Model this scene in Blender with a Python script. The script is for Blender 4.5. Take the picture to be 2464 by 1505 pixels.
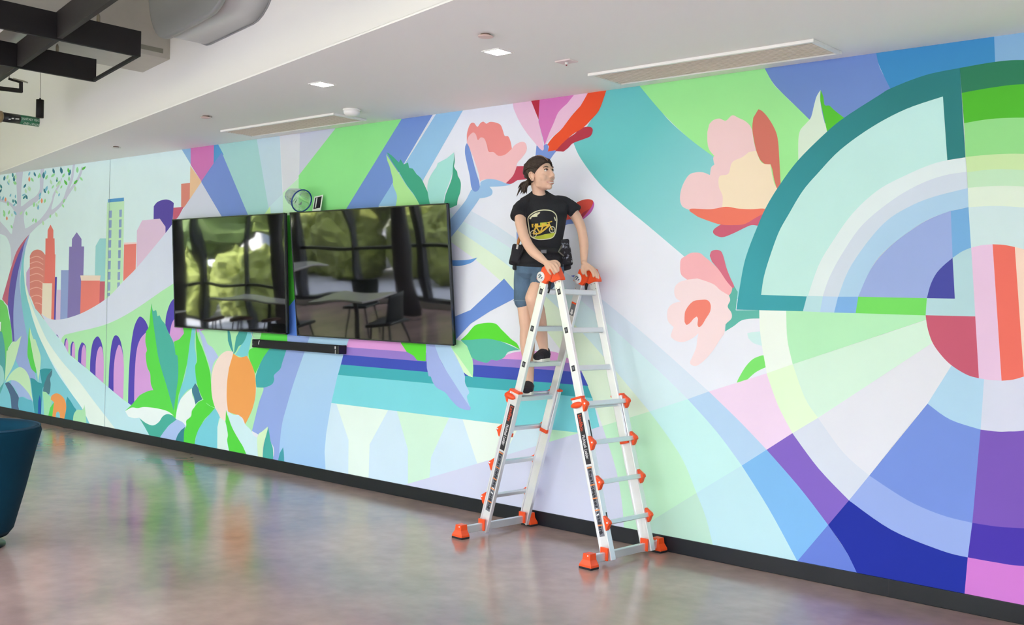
import bpy, bmesh, math, random
from mathutils import Vector, Matrix, noise
for o in list(bpy.data.objects): bpy.data.objects.remove(o, do_unlink=True)
scene = bpy.context.scene
COL = scene.collection
R = math.radians

# ------------------------------------------------------------------ camera
CX, CY, FPX = 1232.0, 752.5, 2558.2
CAM = Vector((0.0, -5.853, 1.5934))
_yaw, _pit, _rol = -0.7221, -0.0102, 0.0251
_f = Vector((math.sin(_yaw)*math.cos(_pit), math.cos(_yaw)*math.cos(_pit), math.sin(_pit)))
_r = Vector((math.cos(_yaw), -math.sin(_yaw), 0.0))
_u = _r.cross(_f)
CR = (_r*math.cos(_rol) + _u*math.sin(_rol)).normalized()
CU = (_u*math.cos(_rol) - _r*math.sin(_rol)).normalized()
CF = _f.normalized()
cam_d = bpy.data.cameras.new('camera'); cam_d.sensor_width = 36.0
cam_d.lens = FPX/2464.0*36.0; cam_d.clip_start = 0.05; cam_d.clip_end = 500
cam = bpy.data.objects.new('camera', cam_d); COL.objects.link(cam)
m = Matrix.Identity(4)
for i in range(3):
    m[i][0] = CR[i]; m[i][1] = CU[i]; m[i][2] = -CF[i]; m[i][3] = CAM[i]
cam.matrix_world = m
scene.camera = cam
def at(px, py, depth):
    """point of the room seen at a photograph pixel, at a given distance along the view axis"""
    return CAM + depth*(CF + CR*((px-CX)/FPX) - CU*((py-CY)/FPX))

# ------------------------------------------------------------------ light
EXPOSURE = 2.0
scene.view_settings.view_transform = 'Standard'
scene.view_settings.look = 'None'
scene.view_settings.exposure = EXPOSURE
scene.view_settings.gamma = 1.0
scene.view_settings.use_curve_mapping = False
world = bpy.data.worlds.new('sky'); scene.world = world; world.use_nodes = True
nt = world.node_tree; nt.nodes.clear()
wo = nt.nodes.new('ShaderNodeOutputWorld'); bg = nt.nodes.new('ShaderNodeBackground')
bg.inputs['Color'].default_value = (0.79, 0.88, 1.15, 1); bg.inputs['Strength'].default_value = 3.6
nt.links.new(bg.outputs[0], wo.inputs[0])
sun_d = bpy.data.lights.new('sun', 'SUN'); sun_d.energy = 9.0; sun_d.angle = R(1.0); sun_d.color = (1, .97, .98)
sun = bpy.data.objects.new('sun', sun_d); COL.objects.link(sun)
sun.rotation_euler = (R(-42), 0, R(18)); sun.location = (-8, 20, 20)
# sky portal in the glazing (guides sampling of the sky, adds no light)
po_d = bpy.data.lights.new('window_portal', 'AREA'); po_d.shape = 'RECTANGLE'; po_d.size = 27; po_d.size_y = 3.7
po = bpy.data.objects.new('window_portal', po_d); COL.objects.link(po)
po.location = (-10.5, -7.33, 1.95); po.rotation_euler = (R(90), 0, 0)
po_d.cycles.is_portal = True

# ------------------------------------------------------------------ helpers
def lin(c):
    c = c/255.0
    return c/12.92 if c <= 0.04045 else ((c+0.055)/1.055)**2.4
def hexc(h): return tuple(lin(int(h[i:i+2], 16)) for i in (0, 2, 4))
MATS = {}
def mat(name, col, rough=0.6, metal=0.0, spec=0.5, coat=0.0, noise_amt=0.0, noise_scale=8.0, bump=0.0, bump_scale=60.0, emit=None, estr=0.0, trans=0.0, alpha=1.0, sheen=0.0):
    if name in MATS: return MATS[name]
    if isinstance(col, str): col = hexc(col)
    mm = bpy.data.materials.new(name); mm.use_nodes = True
    n = mm.node_tree; b = n.nodes['Principled BSDF']
    b.inputs['Base Color'].default_value = (*col, 1); b.inputs['Roughness'].default_value = rough
    b.inputs['Metallic'].default_value = metal; b.inputs['Specular IOR Level'].default_value = spec
    b.inputs['Coat Weight'].default_value = coat; b.inputs['Transmission Weight'].default_value = trans
    b.inputs['Alpha'].default_value = alpha; b.inputs['Sheen Weight'].default_value = sheen
    if emit is not None:
        b.inputs['Emission Color'].default_value = (*emit, 1); b.inputs['Emission Strength'].default_value = estr
    tc = None
    if noise_amt or bump:
        tc = n.nodes.new('ShaderNodeTexCoord')
    if noise_amt:
        t = n.nodes.new('ShaderNodeTexNoise'); t.inputs['Scale'].default_value = noise_scale; t.inputs['Detail'].default_value = 4
        n.links.new(tc.outputs['Object'], t.inputs['Vector'])
        mx = n.nodes.new('ShaderNodeMix'); mx.data_type = 'RGBA'
        mx.inputs['A'].default_value = (*[c*(1-noise_amt) for c in col], 1); mx.inputs['B'].default_value = (*[min(1, c*(1+noise_amt)) for c in col], 1)
        n.links.new(t.outputs['Fac'], mx.inputs['Factor']); n.links.new(mx.outputs['Result'], b.inputs['Base Color'])
    if bump:
        t2 = n.nodes.new('ShaderNodeTexNoise'); t2.inputs['Scale'].default_value = bump_scale; t2.inputs['Detail'].default_value = 3
        n.links.new(tc.outputs['Object'], t2.inputs['Vector'])
        bp = n.nodes.new('ShaderNodeBump'); bp.inputs['Strength'].default_value = bump; bp.inputs['Distance'].default_value = 0.01
        n.links.new(t2.outputs['Fac'], bp.inputs['Height']); n.links.new(bp.outputs['Normal'], b.inputs['Normal'])
    MATS[name] = mm
    return mm
def tag(o, label=None, cat=None, group=None, kind=None):
    if label: o['label'] = label
    if cat: o['category'] = cat
    if group: o['group'] = group
    if kind: o['kind'] = kind
    return o
def empty(name, loc=(0, 0, 0), rz=0.0):
    o = bpy.data.objects.new(name, None); COL.objects.link(o); o.location = loc; o.rotation_euler = (0, 0, rz); o.empty_display_size = 0.1
    return o
class MB:
    """collects shapes in one bmesh; build() links them as ONE mesh object"""
    def __init__(s): s.bm = bmesh.new()
    def _new(s, verts, faces, mi=0, smooth=False):
        vs = [s.bm.verts.new(v) for v in verts]
        for f in faces:
            try:
                fc = s.bm.faces.new([vs[i] for i in f]); fc.material_index = mi; fc.smooth = smooth
            except ValueError: pass
        return vs
    def box(s, c, size, M=None, bev=0.0, mi=0):
        c = Vector(c); hx, hy, hz = (q/2 for q in size)
        pts = [Vector((x*hx, y*hy, z*hz)) for x in (-1, 1) for y in (-1, 1) for z in (-1, 1)]
        if M is not None: pts = [M @ p for p in pts]
        F = [(0, 1, 3, 2), (4, 6, 7, 5), (0, 4, 5, 1), (2, 3, 7, 6), (0, 2, 6, 4), (1, 5, 7, 3)]
        if bev <= 0:
            s._new([c+p for p in pts], F, mi)
        else:
            b = bmesh.new(); vs = [b.verts.new(c+p) for p in pts]
            for f in F: b.faces.new([vs[i] for i in f])
            bmesh.ops.bevel(b, geom=b.edges[:], offset=bev, segments=2, affect='EDGES', profile=0.5)
            s._merge(b, mi); b.free()
        return s
    def _merge(s, b, mi=0, smooth=False):
        b.verts.index_update(); vs = [s.bm.verts.new(v.co) for v in b.verts]
        for f in b.faces:
            try:
                nf = s.bm.faces.new([vs[v.index] for v in f.verts]); nf.material_index = mi; nf.smooth = smooth
            except ValueError: pass
    def bar(s, p0, p1, w, t, wdir=(0, 0, 1), bev=0.0, mi=0):
        """box from p0 to p1; w measured along wdir, t across"""
        p0 = Vector(p0); p1 = Vector(p1); d = p1-p0; L = d.length; d.normalize()
        wd = Vector(wdir); wd = (wd-d*wd.dot(d)).normalized(); td = d.cross(wd)
        M = Matrix((d, wd, td)).transposed()
        return s.box((p0+p1)/2, (L, w, t), M, bev, mi)
    def tube(s, pts, rad, seg=12, mi=0, smooth=True, caps=True):
        pts = [Vector(p) for p in pts]; n = len(pts)
        if not hasattr(rad, '__len__'): rad = [rad]*n
        rings = []; prev = None
        for i, p in enumerate(pts):
            d = (pts[min(i+1, n-1)]-pts[max(i-1, 0)]).normalized()
            a = prev if prev is not None else (Vector((0, 0, 1)) if abs(d.z) < .9 else Vector((1, 0, 0)))
            a = (a-d*a.dot(d)).normalized(); b = d.cross(a); prev = a
            r = rad[i]; ra, rb = (r if hasattr(r, '__len__') else (r, r))
            rings.append([s.bm.verts.new(p+a*ra*math.cos(2*math.pi*k/seg)+b*rb*math.sin(2*math.pi*k/seg)) for k in range(seg)])
        for i in range(n-1):
            for k in range(seg):
                f = s.bm.faces.new((rings[i][k], rings[i][(k+1) % seg], rings[i+1][(k+1) % seg], rings[i+1][k])); f.smooth = smooth; f.material_index = mi
        if caps:
            for rg, rev in ((rings[0], True), (rings[-1], False)):
                f = s.bm.faces.new(rg[::-1] if rev else rg); f.material_index = mi
        return s
    def loft(s, rings, mi=0, smooth=True, caps=True):
        rv = [[s.bm.verts.new(p) for p in r] for r in rings]; n = len(rv[0])
        for i in range(len(rv)-1):
            for k in range(n):
                f = s.bm.faces.new((rv[i][k], rv[i][(k+1) % n], rv[i+1][(k+1) % n], rv[i+1][k])); f.smooth = smooth; f.material_index = mi
        if caps:
            s.bm.faces.new(rv[0][::-1]).material_index = mi; s.bm.faces.new(rv[-1]).material_index = mi
        return s
    def ball(s, c, r, M=None, seg=16, ring=10, mi=0):
        c = Vector(c); rx, ry, rz = r if hasattr(r, '__len__') else (r, r, r)
        rows = []
        for i in range(1, ring):
            th = math.pi*i/ring; rows.append([Vector((rx*math.sin(th)*math.cos(2*math.pi*k/seg), ry*math.sin(th)*math.sin(2*math.pi*k/seg), rz*math.cos(th))) for k in range(seg)])
        top = Vector((0, 0, rz)); bot = Vector((0, 0, -rz))
        tr = (lambda p: c+(M @ p)) if M is not None else (lambda p: c+p)
        rv = [[s.bm.verts.new(tr(p)) for p in r_] for r_ in rows]; vt = s.bm.verts.new(tr(top)); vb = s.bm.verts.new(tr(bot))
        fs = []
        for k in range(seg):
            fs.append(s.bm.faces.new((vt, rv[0][k], rv[0][(k+1) % seg])))
            fs.append(s.bm.faces.new((vb, rv[-1][(k+1) % seg], rv[-1][k])))
            for i in range(len(rv)-1):
                fs.append(s.bm.faces.new((rv[i][k], rv[i+1][k], rv[i+1][(k+1) % seg], rv[i][(k+1) % seg])))
        for f in fs: f.smooth = True; f.material_index = mi
        return s
    def prism(s, poly, ext, mi=0, bev=0.0):
        """poly: list of 3-D points, extruded by vector ext"""
        ext = Vector(ext); poly = [Vector(p) for p in poly]; n = len(poly)
        b = bmesh.new(); v0 = [b.verts.new(p) for p in poly]; v1 = [b.verts.new(p+ext) for p in poly]
        b.faces.new(v0[::-1]); b.faces.new(v1)
        for k in range(n): b.faces.new((v0[k], v0[(k+1) % n], v1[(k+1) % n], v1[k]))
        bmesh.ops.recalc_face_normals(b, faces=b.faces[:])
        if bev > 0: bmesh.ops.bevel(b, geom=b.edges[:], offset=bev, segments=2, affect='EDGES', profile=0.5)
        s._merge(b, mi); b.free(); return s
    def lathe(s, prof, c=(0, 0, 0), seg=24, M=None, mi=0, smooth=True):
        c = Vector(c)
        tr = (lambda p: c+(M @ p)) if M is not None else (lambda p: c+p)
        s.loft([[tr(Vector((r*math.cos(2*math.pi*k/seg), r*math.sin(2*math.pi*k/seg), z))) for k in range(seg)] for r, z in prof], mi, smooth)
        return s
    def quad(s, a, b, c, d, mi=0): s._new([Vector(a), Vector(b), Vector(c), Vector(d)], [(0, 1, 2, 3)], mi); return s
    def build(s, name, mats, parent=None, normals=True):
        if normals: bmesh.ops.recalc_face_normals(s.bm, faces=s.bm.faces[:])
        me = bpy.data.meshes.new(name); s.bm.to_mesh(me); s.bm.free()
        for q in (mats if isinstance(mats, (list, tuple)) else [mats]): me.materials.append(q)
        o = bpy.data.objects.new(name, me); COL.objects.link(o)
        if parent: o.parent = parent
        return o
def struct(o): o['kind'] = 'structure'; return o
def text_mesh(txt, size, name, material, parent, origin, xdir, ydir, squash=1.0, align='LEFT', lift=0.0005):
    cu = bpy.data.curves.new(name, 'FONT'); cu.body = txt; cu.size = size; cu.align_x = align; cu.align_y = 'CENTER'; cu.extrude = 0.0002
    tmp = bpy.data.objects.new(name, cu); COL.objects.link(tmp)
    bpy.context.view_layer.update()
    me = bpy.data.meshes.new_from_object(tmp.evaluated_get(bpy.context.evaluated_depsgraph_get()))
    bpy.data.objects.remove(tmp, do_unlink=True)
    x = Vector(xdir).normalized(); y = Vector(ydir).normalized(); z = x.cross(y)
    for v in me.vertices: v.co = Vector(origin)+x*v.co.x*squash+y*v.co.y+z*(v.co.z+lift)
    me.materials.clear(); me.materials.append(material)
    o = bpy.data.objects.new(name, me); COL.objects.link(o); o.parent = parent
    return o
def remeshed(mb, name, material, voxel, smooth_it, parent=None, smf=0.5):
    """voxel-joins the collected shapes into one continuous smooth surface"""
    o = mb.build(name, material)
    md = o.modifiers.new('r', 'REMESH'); md.mode = 'VOXEL'; md.voxel_size = voxel
    if smooth_it:
        sm = o.modifiers.new('s', 'SMOOTH'); sm.factor = smf; sm.iterations = smooth_it
    bpy.context.view_layer.update()
    me = bpy.data.meshes.new_from_object(o.evaluated_get(bpy.context.evaluated_depsgraph_get()))
    o.modifiers.clear(); old = o.data; o.data = me; bpy.data.meshes.remove(old); me.name = name
    for p in me.polygons: p.use_smooth = True
    me.materials.clear(); me.materials.append(material)
    if parent: o.parent = parent
    return o
def spline(pts, closed=False, n=6):
    """Catmull-Rom through 2-D or 3-D points"""
    P = [Vector(p) for p in pts]; out = []; N = len(P)
    rng = range(N if closed else N-1)
    for i in rng:
        p0 = P[(i-1) % N] if closed else P[max(i-1, 0)]; p1 = P[i]; p2 = P[(i+1) % N]; p3 = P[(i+2) % N] if closed else P[min(i+2, N-1)]
        for k in range(n):
            t = k/n
            out.append(0.5*((2*p1)+(p2-p0)*t+(2*p0-5*p1+4*p2-p3)*t*t+(3*p1-p0-3*p2+p3)*t**3))
    if not closed: out.append(P[-1])
    return out
MURAL = """
painted_sky|dcf2fb|1|0|-19900,3200 -8839,3200 -8622,0 -19900,0
painted_field|e6eaf8|1|0|-6087,3200 -3013,3200 -2894,0 -5906,0
painted_field.1|6cc5c7|2|1|-4339,3086! -4057,3095! -3889,2852 -3690,2676 -3500,2540! -3163,2280! -3153,1951! -3228,1646! -3521,1641! -3695,1913! -3966,2108 -4206,2277 -4392,2424 -4556,2603 -4622,2713! -4470,2864
painted_field.2|a2ec9c|3|1|-4124,3103! -3160,3114! -3109,2969 -3040,2891 -2954,2807 -2851,2721! -2692,2571! -2997,2273! -3500,2540! -3690,2676 -3889,2852
painted_field.3|7391d0|4|1|-3188,3105! -2461,3103! -2451,2996 -2415,2915 -2363,2834! -2570,2680! -2824,2679! -2954,2807 -3040,2891 -3109,2969
painted_field.4|4291c9|5|1|-2473,3105! -1831,3112! -1819,2903! -1999,2882! -2362,2811! -2415,2915 -2451,2996
painted_field.5|8ab7dd|6|0|-1833,3112! -891,3084! -882,2754! -1818,2882!
painted_tree|cdd2e6|2|1|-13567,1870! -13558,2023 -13596,2148 -13713,2255 -13892,2294! -14398,2378 -15045,2603 -15387,2797! -15313,2816! -14938,2644 -14403,2479 -13900,2456! -13701,2359 -13555,2286 -13528,2382 -13484,2464 -13473,2546 -13619,2649 -13813,2692 -13912,2710! -14419,2812 -14739,2959! -14669,2970! -14318,2850 -13914,2745! -13750,2724 -13589,2675 -13445,2628 -13418,2709 -13441,2876 -13481,3071! -13265,3071! -13301,2868 -13308,2677 -13290,2622 -13095,2681 -12889,2739 -12804,2815 -12810,2936 -12786,3067! -12699,3062! -12707,2916 -12730,2785 -12856,2671 -13062,2612 -13195,2563 -13222,2483 -13187,2373 -13155,2345 -12962,2393 -12787,2441 -12590,2554 -12481,2668 -12456,2732 -12294,2867 -12255,2917! -12235,2903! -12292,2828 -12400,2729 -12452,2640 -12476,2549 -12229,2643 -12125,2768 -12023,2903 -11976,3053! -11922,3050! -11968,2874 -12044,2776 -11862,2894 -11762,3014! -11717,2999! -11809,2878 -11963,2772 -12068,2700 -12200,2603 -12445,2496 -12613,2436 -12842,2363 -13046,2274! -13343,2103 -13492,1953!
painted_tree|63c456|3|1|-11663,3010! -11688,2985 -11726,2975 -11760,2976! -11753,2991 -11720,3006
painted_tree|63c456|3|1|-11853,2869! -11870,2841 -11907,2825 -11941,2823! -11939,2840 -11911,2860
painted_tree|63c456|3|1|-12185,2888! -12127,2865 -12101,2838 -12106,2821! -12141,2830 -12175,2854
painted_tree|3a7f96|3|1|-12032,3001! -12017,2964 -12038,2939 -12070,2928! -12087,2948 -12077,2976
painted_tree|63c456|4|1|-12096,3024! -12059,2998 -12053,2973 -12068,2960! -12093,2973 -12108,2995
painted_tree|3a7f96|3|1|-12277,3045! -12229,3011 -12222,2979 -12243,2961! -12277,2979 -12295,3010
painted_tree|3a7f96|3|1|-12475,3043! -12432,3016 -12422,2990 -12433,2974! -12464,2986 -12485,3013
painted_tree|3a7f96|3|1|-12350,2927! -12334,2899 -12345,2879 -12369,2870! -12384,2884 -12382,2906
painted_tree|3a7f96|3|1|-12711,3012! -12675,2976 -12682,2947 -12708,2931! -12735,2950 -12745,2980
painted_tree|7fc1dc|4|1|-12657,3029! -12642,3003 -12655,2984 -12675,2976! -12690,2988 -12688,3009
painted_tree|3a7f96|3|1|-12970,3030! -12927,3005 -12912,2983 -12923,2969! -12950,2979 -12975,3002
painted_tree|f09a78|3|1|-13093,2980! -13065,2950 -13070,2926 -13090,2914! -13112,2929 -13119,2953
painted_tree|7fc1dc|3|1|-13072,3040! -13068,3013 -13088,2995 -13115,2988! -13125,3004 -13113,3024
painted_tree|3a7f96|3|1|-13174,2897! -13179,2869 -13209,2851 -13242,2846! -13246,2863 -13225,2882
painted_tree|3a7f96|3|1|-13507,3017! -13480,2981 -13491,2953 -13519,2939! -13545,2959 -13546,2988
painted_tree|3a7f96|3|1|-13781,3035! -13763,3002 -13778,2979 -13807,2968! -13827,2984 -13822,3011
painted_tree|7fc1dc|3|1|-13713,2956! -13668,2939 -13648,2920 -13650,2906! -13679,2913 -13706,2931
painted_tree|3a7f96|3|1|-12700,2815! -12652,2792 -12640,2767 -12648,2752! -12680,2763 -12704,2786
painted_tree|7fc1dc|4|1|-12603,2842! -12596,2807 -12620,2783 -12654,2775! -12667,2794 -12654,2819
painted_tree|3a7f96|3|1|-13186,2766! -13137,2742 -13124,2717 -13132,2701! -13166,2712 -13191,2736
painted_tree|7fc1dc|4|1|-13184,2774! -13213,2756 -13253,2750 -13284,2753! -13272,2764 -13236,2773
painted_tree|f09a78|3|1|-12747,2701! -12719,2672 -12724,2648 -12744,2635! -12765,2650 -12772,2674
painted_tree|f09a78|3|1|-13746,2757! -13725,2731 -13734,2709 -13756,2699! -13773,2714 -13777,2735
painted_tree|f09a78|3|1|-13702,2515! -13679,2492 -13681,2473 -13700,2462! -13720,2474 -13724,2494
painted_tree|9adfa0|3|1|-12153,2667! -12149,2641 -12168,2624 -12192,2617! -12201,2632 -12191,2651
painted_tree|9adfa0|3|1|-12227,2607! -12188,2593 -12171,2575 -12173,2562! -12198,2568 -12221,2585
painted_tree|7fc1dc|3|1|-12286,2739! -12282,2718 -12295,2705 -12317,2699! -12323,2710 -12316,2727
painted_tree|9adfa0|3|1|-11868,3021! -11837,2989 -11841,2962 -11864,2948! -11889,2965 -11896,2992
painted_tree|9adfa0|3|1|-11810,2901! -11759,2886 -11735,2867 -11732,2852! -11763,2858 -11795,2875
painted_tree|bfe6c4|3|1|-11917,2805! -11883,2776 -11885,2752 -11903,2737! -11928,2751 -11939,2777
painted_tree|bfe6c4|3|1|-12387,2519! -12342,2496 -12329,2472 -12337,2457! -12368,2467 -12392,2490
painted_tree|9adfa0|3|1|-12508,2498! -12493,2475 -12503,2457 -12523,2449! -12534,2461 -12532,2479
painted_tree|bfe6c4|3|1|-12711,2431! -12675,2406 -12671,2383 -12685,2370! -12712,2382 -12724,2403
painted_tree|9adfa0|3|1|-12891,2461! -12866,2436 -12871,2416 -12888,2404! -12907,2417 -12914,2437
painted_tree|9adfa0|3|1|-12945,2465! -12940,2441 -12958,2425 -12981,2418! -12991,2432 -12979,2449
painted_tree|9adfa0|3|1|-13162,2558! -13127,2535 -13123,2513 -13138,2501! -13160,2512 -13176,2533
painted_tree|9adfa0|3|1|-13582,2403! -13544,2384 -13530,2366 -13539,2352! -13565,2361 -13584,2378
painted_tree|3a7f96|3|1|-13867,2869! -13872,2842 -13901,2825 -13933,2821! -13937,2837 -13919,2856
painted_tree|3d8f9c|3|1|-13916,2930! -13869,2908 -13855,2886 -13864,2871! -13894,2881 -13918,2902
painted_tree|7fc1dc|3|1|-12774,2722! -12779,2701 -12798,2688 -12822,2684! -12825,2696 -12811,2710
painted_tree|7fc1dc|3|1|-12840,2625! -12812,2596 -12817,2572 -12837,2559! -12858,2573 -12865,2598
painted_tree|7fc1dc|3|1|-13453,2670! -13468,2647 -13499,2636 -13530,2633! -13527,2646 -13503,2662
painted_tree|7fc1dc|3|1|-13468,2778! -13448,2757 -13450,2740 -13465,2731! -13482,2741 -13486,2759
painted_tree|7fc1dc|3|1|-13591,2796! -13587,2774 -13602,2759 -13627,2753! -13634,2765 -13625,2782
painted_tree|9adfa0|3|1|-12825,3009! -12788,2982 -12784,2959 -12798,2947! -12825,2959 -12838,2981
painted_tree|9adfa0|3|1|-12410,2974! -12437,2948 -12479,2938 -12516,2938! -12508,2954 -12472,2970
painted_tree|9adfa0|4|1|-12169,2964! -12173,2938 -12200,2921 -12230,2916! -12234,2932 -12215,2951
painted_tree|9adfa0|3|1|-12064,2926! -12039,2898 -12043,2875 -12061,2863! -12081,2877 -12087,2900
painted_tree|3d8f9c|3|1|-14059,3043! -14035,3022 -14037,3002 -14053,2993! -14074,3004 -14081,3023
painted_tree|bfe6c4|3|1|-14672,2810! -14667,2780 -14698,2759 -14733,2752! -14744,2770 -14724,2792
painted_tree|bfe6c4|3|1|-14057,2790! -14052,2760 -14081,2740 -14114,2732! -14125,2749 -14109,2773
painted_tree|bfe6c4|3|1|-13924,2543! -13926,2512 -13954,2493 -13990,2486! -13997,2503 -13979,2525
painted_tree|bfe6c4|3|1|-12535,2911! -12491,2886 -12482,2863 -12492,2848! -12521,2860 -12542,2882
painted_tree|9adfa0|3|1|-13626,2589! -13615,2562 -13630,2542 -13655,2533! -13669,2548 -13663,2568
painted_tree|bfe6c4|3|1|-14172,2830! -14188,2801 -14224,2784 -14264,2780! -14265,2797 -14235,2817
painted_tree|bfe6c4|3|1|-14715,2968! -14717,2940 -14748,2923 -14783,2917! -14787,2933 -14771,2953
painted_tree|3d8f9c|3|1|-13537,2726! -13511,2704 -13510,2684 -13526,2674! -13548,2685 -13555,2704
painted_tree|bfe6c4|3|1|-14016,2628! -13956,2612 -13929,2591 -13928,2574! -13962,2581 -13999,2599
painted_tree|7fc1dc|3|1|-13899,2779! -13891,2754 -13907,2738 -13929,2731! -13940,2744 -13934,2762
painted_tree|9adfa0|4|1|-12830,2994! -12817,2969 -12828,2950 -12851,2942! -12863,2956 -12861,2976
painted_tree|9adfa0|4|1|-14193,2852! -14179,2827 -14191,2809 -14215,2802! -14229,2814 -14226,2834
painted_tree|9adfa0|3|1|-13806,2599! -13763,2576 -13749,2555 -13761,2540! -13791,2551 -13811,2571
painted_tree|9adfa0|4|1|-12375,2931! -12346,2914 -12337,2897 -12345,2887! -12365,2894 -12380,2911
painted_tree|bfe6c4|3|1|-13682,3042! -13674,3009 -13695,2988 -13730,2979! -13741,2998 -13729,3021
painted_tree|9adfa0|4|1|-14690,2968! -14685,2941 -14709,2922 -14741,2916! -14748,2931 -14735,2951
painted_tree|9adfa0|3|1|-12435,2841! -12443,2818 -12465,2804 -12493,2801! -12493,2814 -12477,2830
painted_tree|9adfa0|3|1|-14019,2745! -13985,2726 -13977,2707 -13990,2697! -14010,2705 -14027,2722
painted_tree|9adfa0|3|1|-14588,3032! -14604,3005 -14642,2991 -14681,2989! -14678,3005 -14647,3022
painted_tree|9adfa0|4|1|-13504,2947! -13459,2932 -13443,2914 -13442,2902! -13470,2907 -13496,2924
painted_tree|9adfa0|3|1|-12656,2691! -12638,2665 -12649,2646 -12671,2636! -12686,2650 -12684,2670
painted_tree|bfe6c4|3|1|-13112,2864! -13063,2846 -13041,2826 -13044,2811! -13074,2818 -13105,2838
painted_tree|9adfa0|5|1|-12578,2788! -12554,2766 -12556,2747 -12572,2738! -12590,2749 -12597,2768
painted_tree|3d8f9c|4|1|-13562,3059! -13533,3033 -13532,3009 -13550,2998! -13573,3010 -13583,3033
painted_tree|9adfa0|5|1|-13541,2943! -13493,2929 -13471,2912 -13467,2898! -13498,2903 -13527,2919
painted_tree|9adfa0|3|1|-14046,2983! -14015,2958 -14011,2938 -14027,2928! -14051,2939 -14062,2959
painted_tree|9adfa0|4|1|-13769,2574! -13745,2542 -13754,2517 -13782,2506! -13802,2522 -13807,2547
painted_tree|bfe6c4|3|1|-13558,2549! -13534,2528 -13537,2510 -13552,2501! -13572,2511 -13576,2529
painted_tree|9adfa0|3|1|-14131,2593! -14086,2567 -14079,2544 -14095,2530! -14122,2541 -14140,2565
painted_tree|bfe6c4|4|1|-12891,2648! -12857,2628 -12851,2608 -12862,2595! -12886,2605 -12901,2625
painted_tree|bfe6c4|3|1|-13253,2563! -13268,2536 -13301,2521 -13334,2518! -13335,2533 -13308,2551
painted_tree|9adfa0|3|1|-14591,2588! -14587,2563 -14610,2545 -14638,2539! -14646,2552 -14636,2572
painted_tree|7fc1dc|4|1|-12770,2772! -12763,2743 -12785,2721 -12817,2713! -12827,2730 -12816,2753
painted_tree|9adfa0|3|1|-14165,3111! -14101,3092 -14067,3069 -14063,3052! -14103,3058 -14147,3080
painted_tree|3d8f9c|3|1|-14362,2635! -14368,2608 -14398,2590 -14432,2584! -14436,2600 -14417,2621
painted_tree|9adfa0|5|1|-12290,2888! -12291,2862 -12313,2845 -12340,2840! -12346,2854 -12331,2873
painted_tree|bfe6c4|4|1|-13476,3032! -13447,3003 -13449,2978 -13470,2965! -13496,2981 -13503,3006
painted_tree|9adfa0|3|1|-13057,2967! -12999,2948 -12974,2925 -12974,2909! -13010,2916 -13043,2937
painted_tree|9adfa0|3|1|-12226,2827! -12228,2806 -12247,2793 -12269,2788! -12272,2800 -12261,2816
painted_tree|bfe6c4|3|1|-13193,2841! -13158,2815 -13154,2791 -13169,2778! -13194,2790 -13210,2813
painted_tree|bfe6c4|3|1|-12402,2784! -12356,2766 -12336,2747 -12338,2732! -12366,2739 -12395,2758
painted_tree|7fc1dc|3|1|-13515,2575! -13454,2558 -13428,2536 -13428,2518! -13465,2525 -13501,2546
painted_tree|7fc1dc|3|1|-14181,2939! -14143,2911 -14141,2887 -14161,2872! -14188,2886 -14203,2912
painted_tree|9adfa0|3|1|-14221,2592! -14213,2566 -14229,2546 -14256,2539! -14270,2554 -14261,2573
painted_tree|bfe6c4|6|1|-12349,2856! -12340,2834 -12353,2819 -12373,2814! -12381,2825 -12377,2842
painted_tree|7fc1dc|3|1|-13798,2771! -13793,2743 -13818,2724 -13847,2717! -13858,2733 -13842,2755
painted_tree|3d8f9c|5|1|-13195,2754! -13197,2728 -13221,2713 -13248,2709! -13255,2723 -13237,2739
painted_tree|9adfa0|3|1|-12948,2663! -12922,2634 -12930,2611 -12954,2599! -12972,2614 -12976,2637
painted_tree|3d8f9c|4|1|-13493,2715! -13439,2695 -13419,2672 -13421,2657! -13456,2666 -13488,2686
painted_tree|9adfa0|3|1|-13685,2700! -13652,2674 -13651,2652 -13670,2638! -13693,2652 -13703,2675
painted_tree|bfe6c4|5|1|-12792,2676! -12797,2652 -12823,2639 -12852,2635! -12855,2648 -12835,2665
painted_tree|bfe6c4|4|1|-13133,2848! -13081,2831 -13056,2811 -13058,2795! -13088,2802 -13122,2821
painted_tree|bfe6c4|4|1|-13654,2983! -13633,2955 -13645,2935 -13670,2925! -13687,2940 -13685,2961
painted_tree|9adfa0|3|1|-12603,2971! -12602,2942 -12627,2922 -12658,2916! -12667,2933 -12651,2954
painted_tree|7fc1dc|3|1|-14257,2775! -14242,2743 -14261,2718 -14291,2708! -14309,2726 -14303,2752
painted_tree|bfe6c4|3|1|-14549,2572! -14496,2553 -14478,2531 -14484,2516! -14515,2525 -14548,2545
painted_tree|bfe6c4|6|1|-12267,2875! -12268,2849 -12295,2832 -12323,2827! -12329,2843 -12311,2861
painted_building|cba9d8|3|0|-13121,1801 -13028,1875 -12939,1875 -12919,1452 -13036,1531 -13114,1652
painted_building.1|de8b83|4|1|-13012,1531! -13034,2004! -12991,2044 -12918,2072 -12815,2079 -12712,2060 -12623,2013! -12615,1193! -12825,1333!
painted_building.1|efb3aa|5|1|-13033,1978! -12885,2001 -12782,1995 -12673,1964! -12672,1954! -12781,1984 -12884,1990 -13032,1967!
painted_building.1|efb3aa|5|1|-13030,1915! -12882,1938 -12779,1932 -12670,1902! -12670,1892! -12778,1921 -12882,1927 -13029,1904!
painted_building.1|efb3aa|5|1|-13027,1847! -12879,1871 -12776,1865 -12667,1836! -12667,1825! -12775,1855 -12879,1860 -13026,1836!
painted_building.1|efb3aa|5|1|-13023,1769! -12876,1793 -12772,1788 -12664,1759! -12663,1748! -12772,1777 -12875,1782 -13023,1758!
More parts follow.
